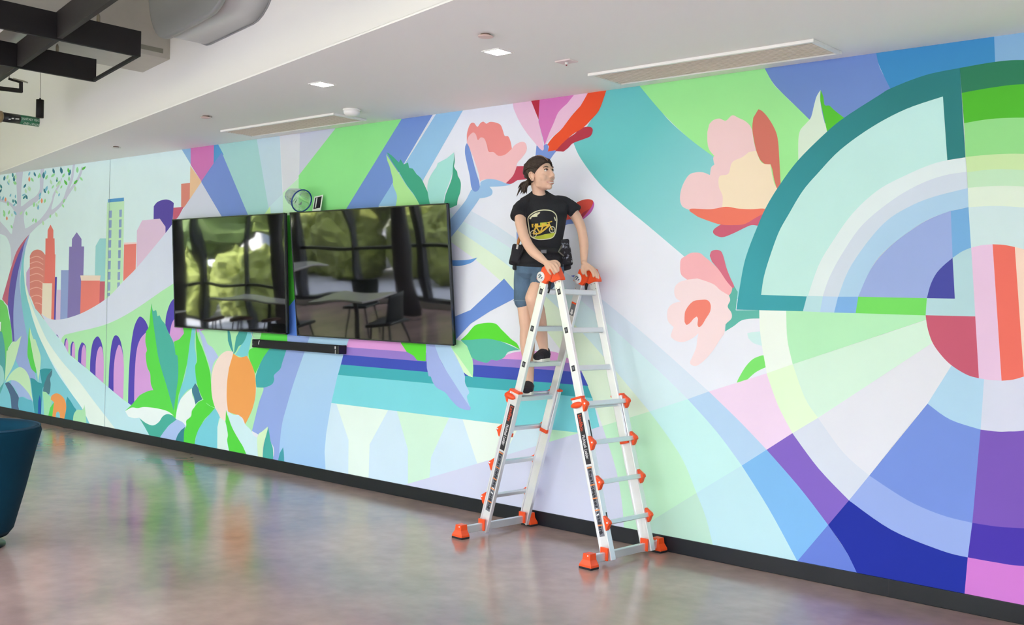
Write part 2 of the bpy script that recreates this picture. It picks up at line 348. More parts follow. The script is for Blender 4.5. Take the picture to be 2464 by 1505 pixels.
painted_building.1|efb3aa|5|1|-13019,1685! -12872,1710 -12769,1705 -12660,1677! -12659,1666! -12768,1695 -12871,1699 -13019,1674!
painted_building.1|efb3aa|5|1|-13016,1600! -12868,1626 -12765,1621 -12656,1593! -12656,1583! -12764,1611 -12867,1615 -13015,1589!
painted_building.1|efb3aa|5|1|-12985,1505! -12864,1531 -12761,1527 -12652,1499! -12651,1489! -12760,1516 -12863,1520 -12984,1494!
painted_building.1|efb3aa|5|1|-12866,1413! -12859,1437 -12756,1434 -12648,1406! -12647,1396! -12756,1423 -12859,1426 -12866,1402!
painted_building.2|ea7f78|5|0|-12505,2373 -12428,2306 -12424,2207 -12393,2207 -12379,2017 -12362,2017 -12361,1227 -12437,1225 -12447,1461 -12633,1457 -12623,2013 -12626,2211 -12575,2210 -12573,2309
painted_building.3|efe3d3|6|0|-12680,1673 -12431,1674 -12437,1225 -12683,1284
painted_building.4|5b4fae|6|0|-12362,1749 -12311,1750 -12324,1228 -12366,1227
painted_building.5|dcc6e8|7|0|-12305,1600 -12210,1601 -12208,1232 -12324,1228
painted_building.6|98a9dd|8|0|-12212,1830 -12024,1830 -12025,1238 -12208,1232
painted_building.7|8a7ebd|9|0|-11848,2266 -11731,2187 -11728,2101 -11665,2100 -11669,1764 -11726,1272 -12031,1250 -12023,2103 -11961,2102 -11959,2191
painted_building.8|9ed6dc|2|0|-11305,2184 -11168,2181 -11172,1692 -11402,1691 -11401,2100
painted_building.9|c7687c|3|0|-11284,1704 -11168,1705 -11176,1484 -11298,1445
painted_building.9|ec857e|10|0|-11719,1714 -11285,1716 -11285,1433 -11727,1297
painted_building.9|f0dccf|11|0|-11742,1769 -11270,1770 -11285,1713 -11718,1710
painted_building.10|c4eac6|4|0|-11161,2578 -10789,2578 -10784,1623 -11175,1460
painted_building.10|5e9fd6|5|0|-11145,2614 -10797,2617 -10796,2578 -11144,2576
painted_building.10|8fa6cf|5|0|-11110,2485 -11052,2486 -11054,2406 -11107,2406
painted_building.10|8fa6cf|5|0|-11110,2379 -11052,2381 -11053,2297 -11107,2296
painted_building.10|8fa6cf|5|0|-11110,2269 -11052,2271 -11053,2184 -11107,2183
painted_building.10|8fa6cf|5|0|-11110,2158 -11052,2161 -11053,2078 -11107,2077
painted_building.10|8fa6cf|5|0|-11110,2046 -11052,2049 -11053,1960 -11106,1959
painted_building.10|8fa6cf|5|0|-11110,1930 -11052,1934 -11053,1839 -11106,1837
painted_building.10|8fa6cf|5|0|-11110,1809 -11052,1812 -11053,1726 -11106,1723
painted_building.10|8fa6cf|5|0|-11110,1696 -11052,1700 -11052,1604 -11106,1601
painted_building.10|8fa6cf|5|0|-11110,1577 -11052,1581 -11055,1544 -11108,1540
painted_building.10|8fa6cf|5|0|-10891,2486 -10834,2488 -10836,2409 -10888,2408
painted_building.10|8fa6cf|5|0|-10893,2380 -10836,2382 -10837,2297 -10889,2296
painted_building.10|8fa6cf|5|0|-10894,2272 -10837,2274 -10838,2181 -10890,2179
painted_building.10|8fa6cf|5|0|-10896,2154 -10839,2157 -10840,2075 -10892,2074
painted_building.10|8fa6cf|5|0|-10897,2046 -10840,2049 -10841,1961 -10893,1959
painted_building.10|8fa6cf|5|0|-10899,1929 -10842,1932 -10843,1839 -10895,1836
painted_building.10|8fa6cf|5|0|-10900,1806 -10843,1810 -10844,1725 -10897,1722
painted_building.10|8fa6cf|5|0|-10902,1694 -10845,1698 -10846,1625 -10899,1622
painted_building.11|ec857e|2|0|-10774,2108 -10515,2112 -10519,1827 -10775,1683
painted_building.11|f3d3d5|3|0|-10770,2128 -10515,2126 -10515,2110 -10774,2106
painted_building.12|dd8c7f|2|0|-9662,2703 -9494,2704 -9497,2534 -9602,2461 -9653,2463
painted_building.12|cc6680|3|0|-9804,2466 -9602,2468 -9730,2342 -9801,2288
painted_building.13|5d4fa6|4|1|-10180,2496! -10120,2534 -10034,2553 -9938,2557 -9853,2541 -9793,2514! -9811,2289! -9934,2190! -10046,2307! -10177,2311!
painted_building.14|e2c7e3|5|0|-10407,2357 -10055,2363 -9942,2276 -9938,2190 -10504,1850 -10509,2250
painted_ribbon|dbe2f8|12|1|-12707,1309! -12532,1261 -12362,1245 -12168,1256 -12005,1277 -11715,1333 -11410,1418 -11164,1503 -10973,1591 -10776,1707 -10515,1844 -10166,2063 -9935,2213 -9812,2300! -9531,2481! -8945,2457! -8921,1847! -9766,1685! -9975,1615 -10341,1465 -10678,1345 -11031,1256 -11400,1182 -11785,1125 -12091,1075! -12156,1001! -12499,1157!
painted_bridge|b4ebb8|13|1|-12091,1076! -11785,1124 -11400,1180 -11031,1251 -10565,1391 -9975,1616! -9746,1698! -9109,1789! -7868,1791! -7846,1194! -8678,367! -9851,143! -10545,380! -10710,426! -11149,575! -11559,721! -11932,840! -12181,943! -12158,1035!
painted_bridge|5a4db8|13|1|-12476,1080! -12463,1120 -12435,1131 -12406,1116 -12401,1053!
painted_bridge|d9a3e0|14|1|-12453,1072! -12440,1112 -12421,1121 -12403,1103 -12401,1053!
painted_bridge|5a4db8|13|1|-12337,1014! -12317,1054 -12284,1072 -12241,1044 -12221,967!
painted_bridge|d9a3e0|14|1|-12314,1002! -12291,1045 -12264,1059 -12234,1018 -12221,967!
painted_bridge|5a4db8|14|1|-12097,908! -12088,999 -12049,1036 -12007,1002 -11993,875!
painted_bridge|d9a3e0|15|1|-12070,897! -12060,994 -12029,1027 -11997,977 -11993,875!
painted_bridge|5a4db8|14|1|-11938,846! -11937,954 -11886,1008 -11836,959 -11824,813!
painted_bridge|d9a3e0|15|1|-11905,838! -11897,956 -11864,996 -11829,934 -11829,813!
painted_bridge|5a4db8|14|1|-11757,785! -11744,913 -11687,994 -11654,1005 -11596,983 -11567,921 -11564,721!
painted_bridge|d9a3e0|15|1|-11677,765! -11670,904 -11634,975 -11600,970 -11566,896 -11564,721!
painted_bridge|5a4db8|14|1|-11468,690! -11462,852 -11418,1016 -11320,1088 -11244,1054 -11190,964 -11159,807 -11159,568!
painted_bridge|d9a3e0|15|1|-11339,648! -11338,809 -11301,934 -11236,981 -11189,934 -11158,794 -11156,568!
painted_bridge|5a4db8|14|1|-11044,527! -11035,777 -11001,998 -10952,1097 -10893,1117 -10832,1090 -10782,1020 -10728,843 -10721,419!
painted_bridge|d9a3e0|15|1|-10931,493! -10937,735 -10908,905 -10853,1005 -10817,1012 -10768,961 -10721,796 -10721,419!
painted_bridge|5a4db8|14|1|-10615,374! -10615,659 -10592,946 -10534,1196 -10447,1317 -10380,1333 -10289,1287 -10231,1219! -10229,917! -10431,378!
painted_bridge|d9a3e0|15|1|-10488,385! -10493,668 -10466,952 -10393,1096 -10262,1183! -10065,1179! -10040,577! -10297,401!
painted_bridge|5a4db8|14|1|-9898,1208! -9899,1322 -9861,1425 -9801,1505 -9719,1552! -9494,1556! -9485,1334! -9818,1166!
painted_bridge|d9a3e0|15|1|-9818,1166! -9781,1280 -9711,1350! -9092,1367! -9088,1270! -9498,1156! -9731,1079!
painted_ribbon.1|c5e9f0|16|1|-13124,1660! -12979,1459 -12856,1367 -12706,1291 -12470,1153 -12128,978 -11932,840 -11559,721 -11149,575 -10710,426 -10545,380 -10337,281! -9566,328! -9556,61! -10172,64! -10873,87! -11364,361 -11761,583 -12146,764 -12490,968 -12670,1119 -12884,1326 -13026,1499!
painted_ribbon.2|c76c86|17|1|-13046,2274! -13209,2196 -13403,2062 -13536,1884 -13669,1661 -13789,1464! -13624,1383! -13587,1606 -13502,1828 -13355,2021 -13207,2155!
painted_ribbon.2|6a5fb6|18|1|-13046,2274! -13207,2155 -13355,2021 -13502,1828 -13587,1606 -13625,1397! -13553,1232 -13481,1026 -13461,930! -13407,933! -13450,1166 -13451,1400 -13386,1691 -13289,1924 -13147,2168!
painted_ribbon.2|86cfdc|19|1|-13069,2248! -13176,2127 -13244,1951 -13279,1719 -13254,1500 -13166,1243 -13032,963 -12884,674 -12787,492! -13189,765! -13629,812! -19900,0! -19900,0! -11326,60! -11642,263 -11914,419 -12250,620 -12513,827 -12724,1030 -12909,1224 -13054,1463 -13155,1679 -13196,1910 -13145,2127!
painted_ribbon.2|9fb2e4|20|1|-13046,2274! -13177,2168 -13289,1924 -13386,1691 -13451,1400 -13450,1166 -13408,940! -13443,890! -13340,688 -13026,517 -12787,486! -12884,674 -13032,963 -13166,1243 -13254,1500 -13295,1719 -13244,1951!
painted_ribbon.2|eaf7ee|21|1|-13196,1905! -13154,1660 -13070,1471 -12942,1298 -12784,1075 -12483,811 -12138,583 -11914,419 -11642,263 -11429,82! -10801,59! -11364,361 -11761,583 -12146,764 -12490,968 -12670,1119 -12884,1326 -13026,1499 -13124,1660!
painted_hill|78d873|20|1|-19900,941! -19900,1271 -16423,1476 -14705,1516 -13853,1457 -13721,1410 -13639,1363 -13586,1253 -13517,1130 -13470,936! -13583,850! -13630,485! -13677,454! -19900,0!
painted_leaf|5fb0b0|21|1|-14034,1099! -13834,1049 -13769,1038 -13698,901 -13657,707 -13663,511 -13705,368 -13828,219! -14036,430 -14183,707 -14161,951!
painted_leaf.1|cdeec4|22|1|-13216,1021! -13245,962 -13344,765 -13461,607 -13614,472 -13669,413! -13639,680 -13629,813! -13582,822! -13552,865 -13445,940! -13367,940!
painted_leaf.2|a9dcd8|22|1|-13814,628! -13732,591 -13686,510 -13691,411! -13801,333! -13937,437!
painted_leaf.3|62d95f|22|1|-12994,1135! -13016,1080 -13032,971 -13039,795 -12990,716 -12927,632 -12791,580! -12827,726 -12924,908!
painted_leaf.3|cdeec4|23|1|-12994,1135! -12930,1043 -12884,991! -12839,993! -12777,915 -12715,838 -12683,773 -12692,653 -12743,477! -12777,595 -12857,724 -12939,894 -12989,1013!
painted_leaf.4|a9bfe8|23|1|-13486,450! -13329,457 -13173,413 -12988,325 -12858,230! -13014,255 -13136,273 -13242,244! -13356,352 -13483,398!
painted_leaf.4|cdeec4|24|1|-13643,415! -13520,520 -13367,599 -13229,631 -13091,602 -12997,540 -12949,463 -12914,344 -12864,234! -12988,325 -13173,406 -13329,450 -13486,453!
painted_leaf.5|56708f|25|1|-13658,400! -13548,421 -13451,386 -13354,325 -13252,250 -13270,166 -13236,101! -13453,96! -13492,245 -13575,336!
painted_leaf.6|6cbfd0|26|1|-13252,250! -13167,268 -13014,248 -12894,238 -12822,96! -13220,88! -13270,173!
painted_leaf.7|3f9ea8|27|1|-12951,516! -12847,510 -12743,477! -12640,471! -12705,626! -12591,653 -12386,659! -12473,588 -12582,448 -12622,379 -12646,72! -12813,84! -12864,240 -12900,372!
painted_leaf.7|56808f|28|1|-12378,659! -12389,593 -12429,538 -12412,473 -12435,367 -12492,356 -12607,380! -12582,461 -12501,573!
painted_leaf.8|2f5fae|28|1|-12692,327! -12654,257 -12646,92! -12725,91! -12726,251!
painted_leaf.8|a9e4b4|29|1|-12621,373! -12521,373 -12463,345 -12405,330 -12374,267 -12437,91! -12566,92! -12588,263!
painted_fruit|f5a35f|30|1|-12404,297! -12378,345 -12267,380 -12156,369 -12058,325 -12014,257 -12024,180 -12061,86! -12157,84! -12174,153 -12216,169 -12257,146 -12268,93! -12353,98! -12318,271!
painted_leaf.8|62d95f|31|0|-12318,271 -12353,98 -12457,96 -12413,198
painted_leaf.9|3f9ea8|31|1|-11992,362! -11909,317 -11827,260 -11771,214 -11845,68! -12061,86! -12012,206 -12017,309!
painted_leaf.10|b5e8b8|32|1|-11579,306! -11591,268 -11641,238 -11746,229 -11823,172 -11845,74! -11517,68! -11550,221!
painted_band|98aee6|14|1|-7840,1321! -7473,1323! -7598,1087 -7726,836 -7822,616 -7901,394 -7925,79! -8051,75! -8000,157 -8057,248 -8356,327! -8254,591 -8102,942! -7859,1127!
painted_band.1|b1d4f2|15|1|-7481,1323! -7598,1087 -7726,836 -7822,616 -7901,394 -7934,78! -7148,38! -7219,214! -6203,1377!
painted_leaf.11|b6ecb9|15|1|-8297,737! -8185,739 -8254,591 -8355,316! -8462,378! -8354,527 -8308,642!
painted_leaf.12|62dd55|16|1|-8224,1275! -7847,1278! -7841,1139! -8108,1094! -8196,1024 -8267,932 -8320,862! -8399,968 -8430,1022 -8423,1078 -8339,1110 -8275,1152!
painted_leaf.12|4aabaf|17|1|-8108,1105! -7849,1117! -7907,996 -7939,930 -8027,870 -8025,827 -8059,781 -8167,746 -8297,737! -8310,841 -8249,955 -8196,1024!
painted_leaf.13|b9c9f0|16|1|-9303,1271! -9238,1220 -9184,1182 -9118,1103 -9034,1072 -8925,985! -9008,923 -9044,810! -9089,906 -9178,1041!
painted_leaf.14|4a9fa0|14|1|-8790,1289! -8738,1222 -8716,1155 -8682,1054 -8657,1013! -8733,1086 -8775,1152!
painted_leaf.14|80d3dd|17|1|-8449,1267! -8364,1270! -8406,1146 -8448,1010! -8534,1006 -8651,1022! -8576,1093 -8493,1187!
painted_leaf.14|4fa9a2|18|1|-8583,1262! -8449,1267! -8484,1187 -8539,1129 -8596,1104 -8633,1057 -8671,1027! -8655,1124 -8639,1192!
painted_leaf.15|62dd55|17|0|-9573,1262 -9378,1268 -9435,1088 -9471,908 -9521,786 -9570,663 -9622,563 -9649,416 -9677,293 -9703,532 -9679,619 -9639,730 -9645,874 -9694,968 -9732,1099 -9633,1127 -9548,1191
painted_leaf.15|80d3dd|18|1|-9399,1268! -9339,1270! -9349,1092 -9312,952 -9321,822 -9287,712! -9374,653 -9460,623 -9566,543 -9618,467 -9653,404! -9591,625 -9519,750 -9472,920 -9445,1064!
painted_leaf.16|5cd94a|19|1|-9339,1270! -9288,1154 -9221,1075 -9133,950 -9066,826 -9040,700 -8993,553 -8966,492! -9053,502 -9158,540! -9235,616 -9303,729 -9330,869 -9300,929 -9322,1058!
painted_leaf.17|62dd55|18|1|-10185,1483! -10204,1365 -10223,1240 -10280,1181! -10287,1075 -10253,989 -10274,938 -10241,815 -10178,744 -10162,645 -10108,577! -10206,561 -10372,505 -10455,448 -10539,390 -10670,313! -10366,354 -10128,375 -9895,370 -9735,336! -9679,323! -9695,460 -9677,558 -9686,775 -9874,959 -10105,1244 -10157,1366!
painted_leaf.17|52b5a6|19|1|-10185,1483! -10147,1403 -10088,1411 -10062,1350! -10016,1360! -9968,1310 -9909,1275 -9861,1215 -9814,1168 -9744,1099 -9719,1051 -9694,968! -9660,964! -9641,874 -9639,730 -9667,595 -9695,460 -9711,399! -9764,491 -9861,654 -9959,807 -10034,950 -10088,1121 -10142,1292!
painted_leaf.18|4a7f96|20|1|-9323,704! -9268,661 -9234,604 -9190,555! -9263,526 -9315,492! -9339,561 -9373,606 -9379,647!
painted_leaf.18|eefaf3|21|1|-9385,646! -9372,582 -9327,526 -9314,480 -9376,427 -9385,379 -9458,313 -9477,252! -9566,285! -9667,312! -9648,404 -9587,517 -9480,597!
painted_fruit.1|f7e0d6|20|1|-8682,1049! -8791,1051 -8889,1010 -8958,948 -9016,864 -9042,747 -9026,609 -8971,497 -8886,413 -8800,365! -8747,436! -8710,497! -8715,633 -8721,791 -8706,906!
painted_fruit.1|f4a75e|21|1|-8681,1032! -8651,1022 -8573,1001 -8458,1021! -8380,947 -8329,862 -8306,752 -8312,641 -8354,527 -8417,433 -8462,378! -8512,435 -8610,454 -8744,469! -8773,605 -8770,765 -8745,892!
painted_leaf.19|5cd94a|22|1|-9159,557! -9094,510 -8960,484! -9030,434 -9151,354 -9231,252 -9291,175 -9318,43! -9513,57! -9508,201 -9467,265 -9469,318 -9385,367 -9365,428 -9263,520!
painted_leaf.19|7dd0dd|23|1|-8966,488! -8882,407 -8907,342 -8912,42! -9318,54! -9271,213 -9171,328 -9070,408!
painted_leaf.20|dff3ea|24|1|-8882,404! -8788,370 -8771,297 -8739,244 -8756,162 -8682,34! -8912,42! -8918,306!
painted_leaf.20|d3eef2|25|1|-8772,482! -8659,450 -8561,453 -8472,383 -8375,336 -8336,296 -8288,273! -8250,249 -8232,31! -8421,42! -8542,208 -8684,340!
painted_leaf.20|5cd94a|26|1|-8779,485! -8746,425 -8684,340 -8623,278 -8542,208 -8482,158 -8382,35! -8692,44! -8747,186 -8740,255 -8784,376!
painted_leaf.21|d9f2c6|26|1|-8103,391! -8115,329 -8149,260 -8173,170 -8173,27! -8236,31! -8264,270 -8189,338!
painted_leaf.21|4fb3a7|27|1|-8099,385! -8078,322 -8058,259 -8019,187 -8013,25! -8173,27! -8165,193 -8132,295!
painted_leaf.22|4aa5b0|16|1|-7869,225! -7854,162 -7843,24! -7959,31! -7919,166!
painted_leaf.23|4fb3a0|22|1|-10374,259! -10240,221 -10097,210 -9983,258 -9916,326 -9849,356 -9735,345! -9640,311! -9777,247 -9865,177 -9964,69! -10139,76! -10262,176!
painted_leaf.23|eefaf5|23|1|-10672,309! -10537,359 -10415,363 -10295,385 -10129,393 -9942,391 -9804,378 -9709,348! -9826,352 -9916,319 -9983,258 -10097,210 -10240,221 -10374,265! -10483,249 -10607,257!
painted_leaf.24|b0c6ef|24|1|-9645,314! -9534,294 -9471,255! -9574,206 -9638,140 -9679,60! -9987,69! -9887,163 -9777,247!
painted_leaf.24|3a8591|25|1|-9488,253! -9507,189 -9507,58! -9679,60! -9627,153 -9563,213!
painted_band.2|4fc03e|14|0|-8022,2397 -7739,2386 -7709,1599 -7899,1446 -7986,1444
painted_band.2|5f8ce6|17|0|-7983,1376 -7899,1446 -7709,1599 -7660,1237 -7854,1244
painted_ray|a9d6d6|13|0|-9076,3129 -8926,3159 -8391,3113 -8138,2332 -8503,2344 -8956,2969
painted_ray|c5dcea|15|0|-8400,3114 -8032,3102 -7954,2435 -7946,2325 -8150,2332
painted_ray|dcdfe8|16|0|-8032,3112 -7724,3095 -7724,2662 -7954,2525
painted_ray|cbd0e2|17|0|-7727,3095 -7137,3109 -7724,2672
painted_ray|c6eecb|17|0|-7727,2652 -7714,2317 -7950,2325 -7957,2530
painted_ray|c9e6ee|18|0|-7960,2521 -8167,2406 -8130,2331 -7950,2325
painted_ray|cbeeb0|19|0|-8241,2335 -8150,2413 -8133,2331
painted_ray.1|d5d9ea|14|0|-9301,2706 -8916,2342 -8891,2262 -9801,2288
painted_ray.1|8fb8e0|2|0|-9720,3104 -9501,3098 -9493,2888
painted_ray.1|5b9fd4|14|0|-9090,3098 -9055,3095 -8918,2945 -9085,2866
painted_ray.1|7b95d8|15|0|-8950,2969 -8490,2344 -8922,2342 -9299,2705 -9085,2871
painted_ray.1|ecc6a0|16|0|-9499,2877 -9291,2704 -9497,2538
painted_ray.1|d27cba|17|0|-9502,3109 -9088,3098 -9085,2871 -9295,2708 -9493,2885
painted_ray.2|95e894|18|0|-7151,3110 -6337,3113 -7072,2341 -7720,2342 -7732,2672
painted_ray.2|7797d8|19|0|-6337,3113 -5989,3105 -6663,2335 -7072,2341
painted_ray.2|98c6ea|20|1|-5950,3104! -5661,3107! -6128,2540! -6156,2339! -6656,2354!
painted_leaf.25|b4ea9e|21|1|-6574,2779! -6498,2699 -6407,2605 -6317,2506 -6229,2424 -6142,2328! -6444,2340! -6430,2429 -6476,2510 -6486,2570 -6502,2610 -6526,2671 -6557,2723!
painted_leaf.25|48a98a|22|1|-6567,2794! -6500,2759 -6417,2699! -6397,2724! -6359,2680! -6309,2692! -6293,2647! -6251,2639! -6207,2593! -6149,2551 -6091,2470 -6062,2421 -6024,2324! -6149,2329! -6229,2429 -6317,2511 -6407,2615 -6498,2709!
painted_leaf.26|a8e2dc|23|1|-5791,2736! -5795,2661 -5799,2596 -5836,2504 -5885,2403 -5889,2318! -6038,2324! -6077,2460 -6066,2536 -6027,2591! -5981,2636! -5968,2664! -5869,2695!
painted_leaf.26|48a98a|24|1|-5784,2726! -5782,2661 -5787,2623 -5753,2584! -5745,2551! -5725,2526! -5710,2488 -5715,2423 -5739,2368 -5749,2294 -5774,2239 -5851,2175! -5893,2243! -5889,2328! -5872,2412 -5810,2531 -5800,2624!
painted_band.3|d5e3f3|25|1|-5723,2332! -5554,2258 -5350,2167 -5120,2048 -4705,1832 -4334,1622 -3886,1336 -3485,1058! -3638,998! -3881,1178 -4164,1376 -4625,1681 -5117,1951 -5390,2082 -5683,2203 -5857,2295!
painted_band.3|d2ebf2|26|1|-5857,2295! -5683,2203 -5390,2082 -5117,1951 -4625,1681 -4164,1376 -3881,1178 -3638,998! -3928,893! -4229,1160 -4495,1386 -4811,1619 -5208,1860 -5450,1992 -5730,2131 -5923,2233!
painted_band.3|dff2dd|27|1|-5923,2233! -5730,2131 -5450,1992 -5208,1860 -4811,1619 -4495,1386 -4229,1160 -3928,893! -4307,761! -4446,1006 -4725,1297 -5045,1585 -5454,1858 -5821,2053 -5966,2137!
painted_band.4|b5d3f1|27|1|-3485,1058! -3262,890 -3074,736! -3239,620! -3420,810 -3638,998!
painted_band.4|c4eeee|28|1|-3638,998! -3420,810 -3239,620! -3555,407! -3653,591 -3771,734 -3928,893!
painted_band.4|c3efce|29|1|-3928,893! -3771,734 -3653,591 -3555,407! -3863,196! -4044,68 -4103,17! -4124,237! -4183,475 -4307,761!
painted_band.5|80baee|29|1|-3074,736! -2851,534 -2669,344! -2852,103! -2857,102! -3049,382 -3239,620!
painted_band.5|c0e5ee|30|1|-3239,620! -3049,382 -2857,102 -2810,24! -3405,29! -3405,29! -3478,253 -3555,407!
painted_band.5|bde2d0|31|1|-3555,407! -3478,253 -3405,29! -4109,0! -4044,68! -3863,196!
painted_band.6|6a82d8|31|0|-2669,344! -2560,215 -2456,56! -2903,32! -2852,103!
painted_stripe|d3e9f6|16|0|-7200,694 -5227,695 -4313,698 -4309,587 -6286,66 -7254,46 -7278,254 -7263,407
painted_stripe.1|e6f6ec|17|0|-7140,688 -6472,686 -6693,378 -6696,59 -6956,54 -6963,388
painted_stripe.2|d3f2dc|17|0|-6370,686 -5775,683 -5963,356 -5976,186 -6219,101 -6230,391
painted_stripe.3|eaf8ee|17|0|-5632,688 -5057,690 -5207,444 -5463,360
painted_stripe.4|c8f2cf|17|0|-4816,692 -4333,704 -4331,664 -4844,571
painted_stripe.5|80d8e2|28|0|-7121,939 -5970,944 -5580,940 -4676,947 -4400,952 -4313,698 -5227,687 -7202,681
painted_stripe.5|46aeb8|29|0|-7086,1025 -6025,1025 -5522,1021 -4678,1027 -4443,1029 -4400,945 -4675,943 -5579,935 -5970,935 -7121,929
painted_stripe.5|4355b8|30|0|-7055,1109 -6160,1105 -5525,1111 -4681,1117 -4496,1118 -4437,1026 -4678,1025 -5521,1019 -6025,1022 -7086,1020
painted_stripe.5|9a7fd0|31|0|-7022,1174 -6271,1174 -5220,1173 -4683,1176 -4538,1176 -4491,1114 -4681,1115 -5525,1109 -6160,1103 -7055,1105
painted_stripe.5|e2a0e0|32|0|-6963,1293 -6168,1323 -6163,1171 -6271,1170 -7022,1172
painted_stripe.5|e2a0e0|32|1|-5243,1170! -5176,1208 -5064,1232 -4845,1245 -4717,1240 -4538,1172! -4683,1176!
painted_band.7|d6daf0|32|1|-6286,91! -5459,367 -4314,760! -4307,761! -4183,475 -4124,237 -4099,0! -4460,0! -6321,0!
painted_stem|6f93dc|28|0|-5752,1464 -5575,1522 -5240,1762 -5088,1635 -5372,1518 -5571,1417 -5739,1277
painted_stem.1|6aa0e0|28|1|-5841,1902! -5710,1901 -5607,1905 -5516,1920! -5580,1881 -5708,1857 -5840,1864!
painted_leaf.27|aeeeb0|32|1|-5759,1294! -5677,1284 -5627,1264 -5577,1214 -5545,1162 -5530,1084 -5533,1013! -5584,1063 -5647,1121 -5711,1180 -5801,1238!
painted_leaf.27|d9f5cd|33|1|-5801,1238! -5711,1180 -5647,1121 -5584,1063 -5532,1012! -5595,1027 -5658,1067 -5684,1119 -5723,1171!
painted_leaf.28|5bbda8|34|1|-5671,1289! -5555,1298 -5412,1313 -5294,1305 -5178,1276 -5067,1243! -5176,1225 -5221,1180 -5289,1154 -5348,1156 -5394,1131 -5490,1143 -5551,1162! -5602,1248!
painted_leaf.28|5fdc3e|35|1|-5671,1289! -5605,1336 -5534,1400 -5475,1420 -5392,1431 -5310,1425 -5251,1384 -5192,1344 -5157,1319 -5099,1288 -5067,1245! -5155,1277 -5294,1303 -5412,1311 -5555,1296!
painted_leaf.29|5fdc3e|33|0|-6343,1298 -6048,1309 -6048,1106 -6147,1107 -6188,1142 -6271,1170 -6341,1237
painted_leaf.30|a3b3ea|36|1|-6053,1263! -5955,1259! -5899,1143 -5820,1049 -5728,956 -5651,881 -5547,782! -5567,760 -5672,773 -5762,828 -5826,877 -5917,906 -5964,949 -5985,988! -6011,991! -6033,1054!
painted_leaf.30|b3d3f3|37|1|-5962,1258! -5789,1257! -5723,1171 -5671,1102 -5619,1025 -5611,964 -5566,897 -5589,860 -5552,781! -5638,865 -5728,956 -5820,1049 -5899,1143!
painted_flower|9cc3ea|28|1|-5599,2436! -5511,2459 -5500,2490 -5426,2509 -5352,2500 -5254,2472 -5193,2453! -5277,2447 -5411,2449! -5380,2420 -5385,2389 -5434,2373 -5508,2367! -5557,2314 -5619,2252 -5718,2153 -5846,2043! -5903,2148! -5736,2284 -5648,2364!
painted_flower|ec9290|2|1|-5657,2800! -5659,2865 -5641,2919 -5617,2945 -5585,2942 -5552,2911 -5521,2936 -5490,2944 -5459,2926 -5422,2936 -5366,2926 -5316,2904 -5291,2861 -5271,2819 -5235,2811 -5209,2765 -5196,2714! -5236,2668! -5545,2690!
painted_flower|f2c1c6|29|1|-5657,2800! -5639,2845 -5595,2871 -5563,2853 -5542,2810 -5511,2827 -5473,2813 -5447,2765 -5427,2714 -5377,2706 -5327,2675 -5261,2679 -5199,2715! -5167,2743 -5109,2761 -5068,2751 -5051,2717 -5059,2682 -5099,2641 -5139,2608 -5155,2556 -5177,2513 -5218,2475 -5247,2466! -5327,2494 -5413,2508 -5488,2503 -5509,2494! -5528,2561 -5582,2675 -5623,2751!
painted_flower|7a98da|30|1|-5656,2796! -5630,2761 -5595,2676 -5553,2571 -5519,2496 -5511,2450 -5535,2423 -5573,2425 -5600,2464 -5616,2538 -5644,2623 -5673,2718 -5672,2774!
painted_flower|c24a60|30|1|-5144,2586! -5056,2580 -4940,2560! -4995,2493 -5135,2483! -5193,2460 -5247,2466! -5183,2513 -5155,2556!
painted_flower.1|7c98dc|31|1|-4959,2723! -4922,2707 -4899,2688 -4889,2722! -4855,2723 -4842,2683 -4809,2682 -4773,2669! -4807,2637 -4840,2597 -4861,2555! -4998,2563! -4966,2649!
painted_flower.1|e8c2da|32|1|-5209,3095! -5026,3084! -4964,2937 -4945,2892 -4914,2793 -4890,2704 -4899,2683 -4922,2694 -4969,2737 -5064,2832 -5138,2927 -5188,3012!
painted_flower.1|d67cbd|33|1|-4944,3084! -4582,3086! -4687,2996 -4762,2944 -4804,2870 -4857,2771 -4883,2715! -4902,2775 -4945,2892!
painted_flower.1|b83246|34|0|-5038,3085 -4939,3083 -4946,2909
painted_flower.1|eac3dc|34|1|-4587,3087! -4481,3083! -4547,2998 -4567,2967 -4630,2922 -4683,2867 -4736,2821 -4823,2768 -4874,2727! -4846,2796 -4804,2870 -4762,2944 -4687,2996!
painted_flower.1|b43c4c|35|1|-4786,2670! -4733,2718 -4679,2748 -4615,2776 -4562,2810 -4499,2817 -4462,2805 -4456,2780 -4476,2748 -4539,2732 -4624,2713 -4666,2683 -4709,2660!
painted_flower.1|ea5633|36|1|-4481,3083! -4336,3083! -4369,2996 -4408,2917 -4469,2864 -4541,2812 -4626,2777 -4711,2725 -4775,2676! -4851,2671! -4843,2709 -4855,2723 -4801,2775 -4736,2817 -4683,2867 -4630,2918 -4567,2967!
painted_flower.2|7b92d6|28|1|-4726,2186! -4662,2222 -4607,2199! -4584,2156 -4659,2145 -4713,2121!
painted_flower.2|c668b8|28|1|-4440,2304! -4425,2276 -4448,2227 -4500,2187 -4552,2163! -4522,2230 -4471,2278!
painted_flower.2|d9544a|29|1|-4693,2176! -4609,2275 -4546,2307 -4483,2315 -4440,2304 -4439,2277 -4470,2236 -4521,2188!
painted_flower.2|a83c52|30|0|-4517,2225 -4465,2249 -4526,2186 -4563,2189
painted_petal|6f80d2|28|1|-4614,1785! -4519,1797 -4429,1806 -4382,1792 -4374,1769 -4409,1752 -4535,1751!
painted_petal|8aa2dc|28|0|-5130,2100 -5108,2145 -5100,2039 -5123,2009
painted_flower.3|d3786a|5|1|-3193,2806! -3163,2789 -3119,2739 -3075,2666 -3056,2603 -3045,2503 -3030,2334! -3051,2305! -3074,2367 -3088,2429 -3102,2465! -3136,2467 -3171,2496 -3199,2553 -3218,2624 -3231,2695 -3226,2757!
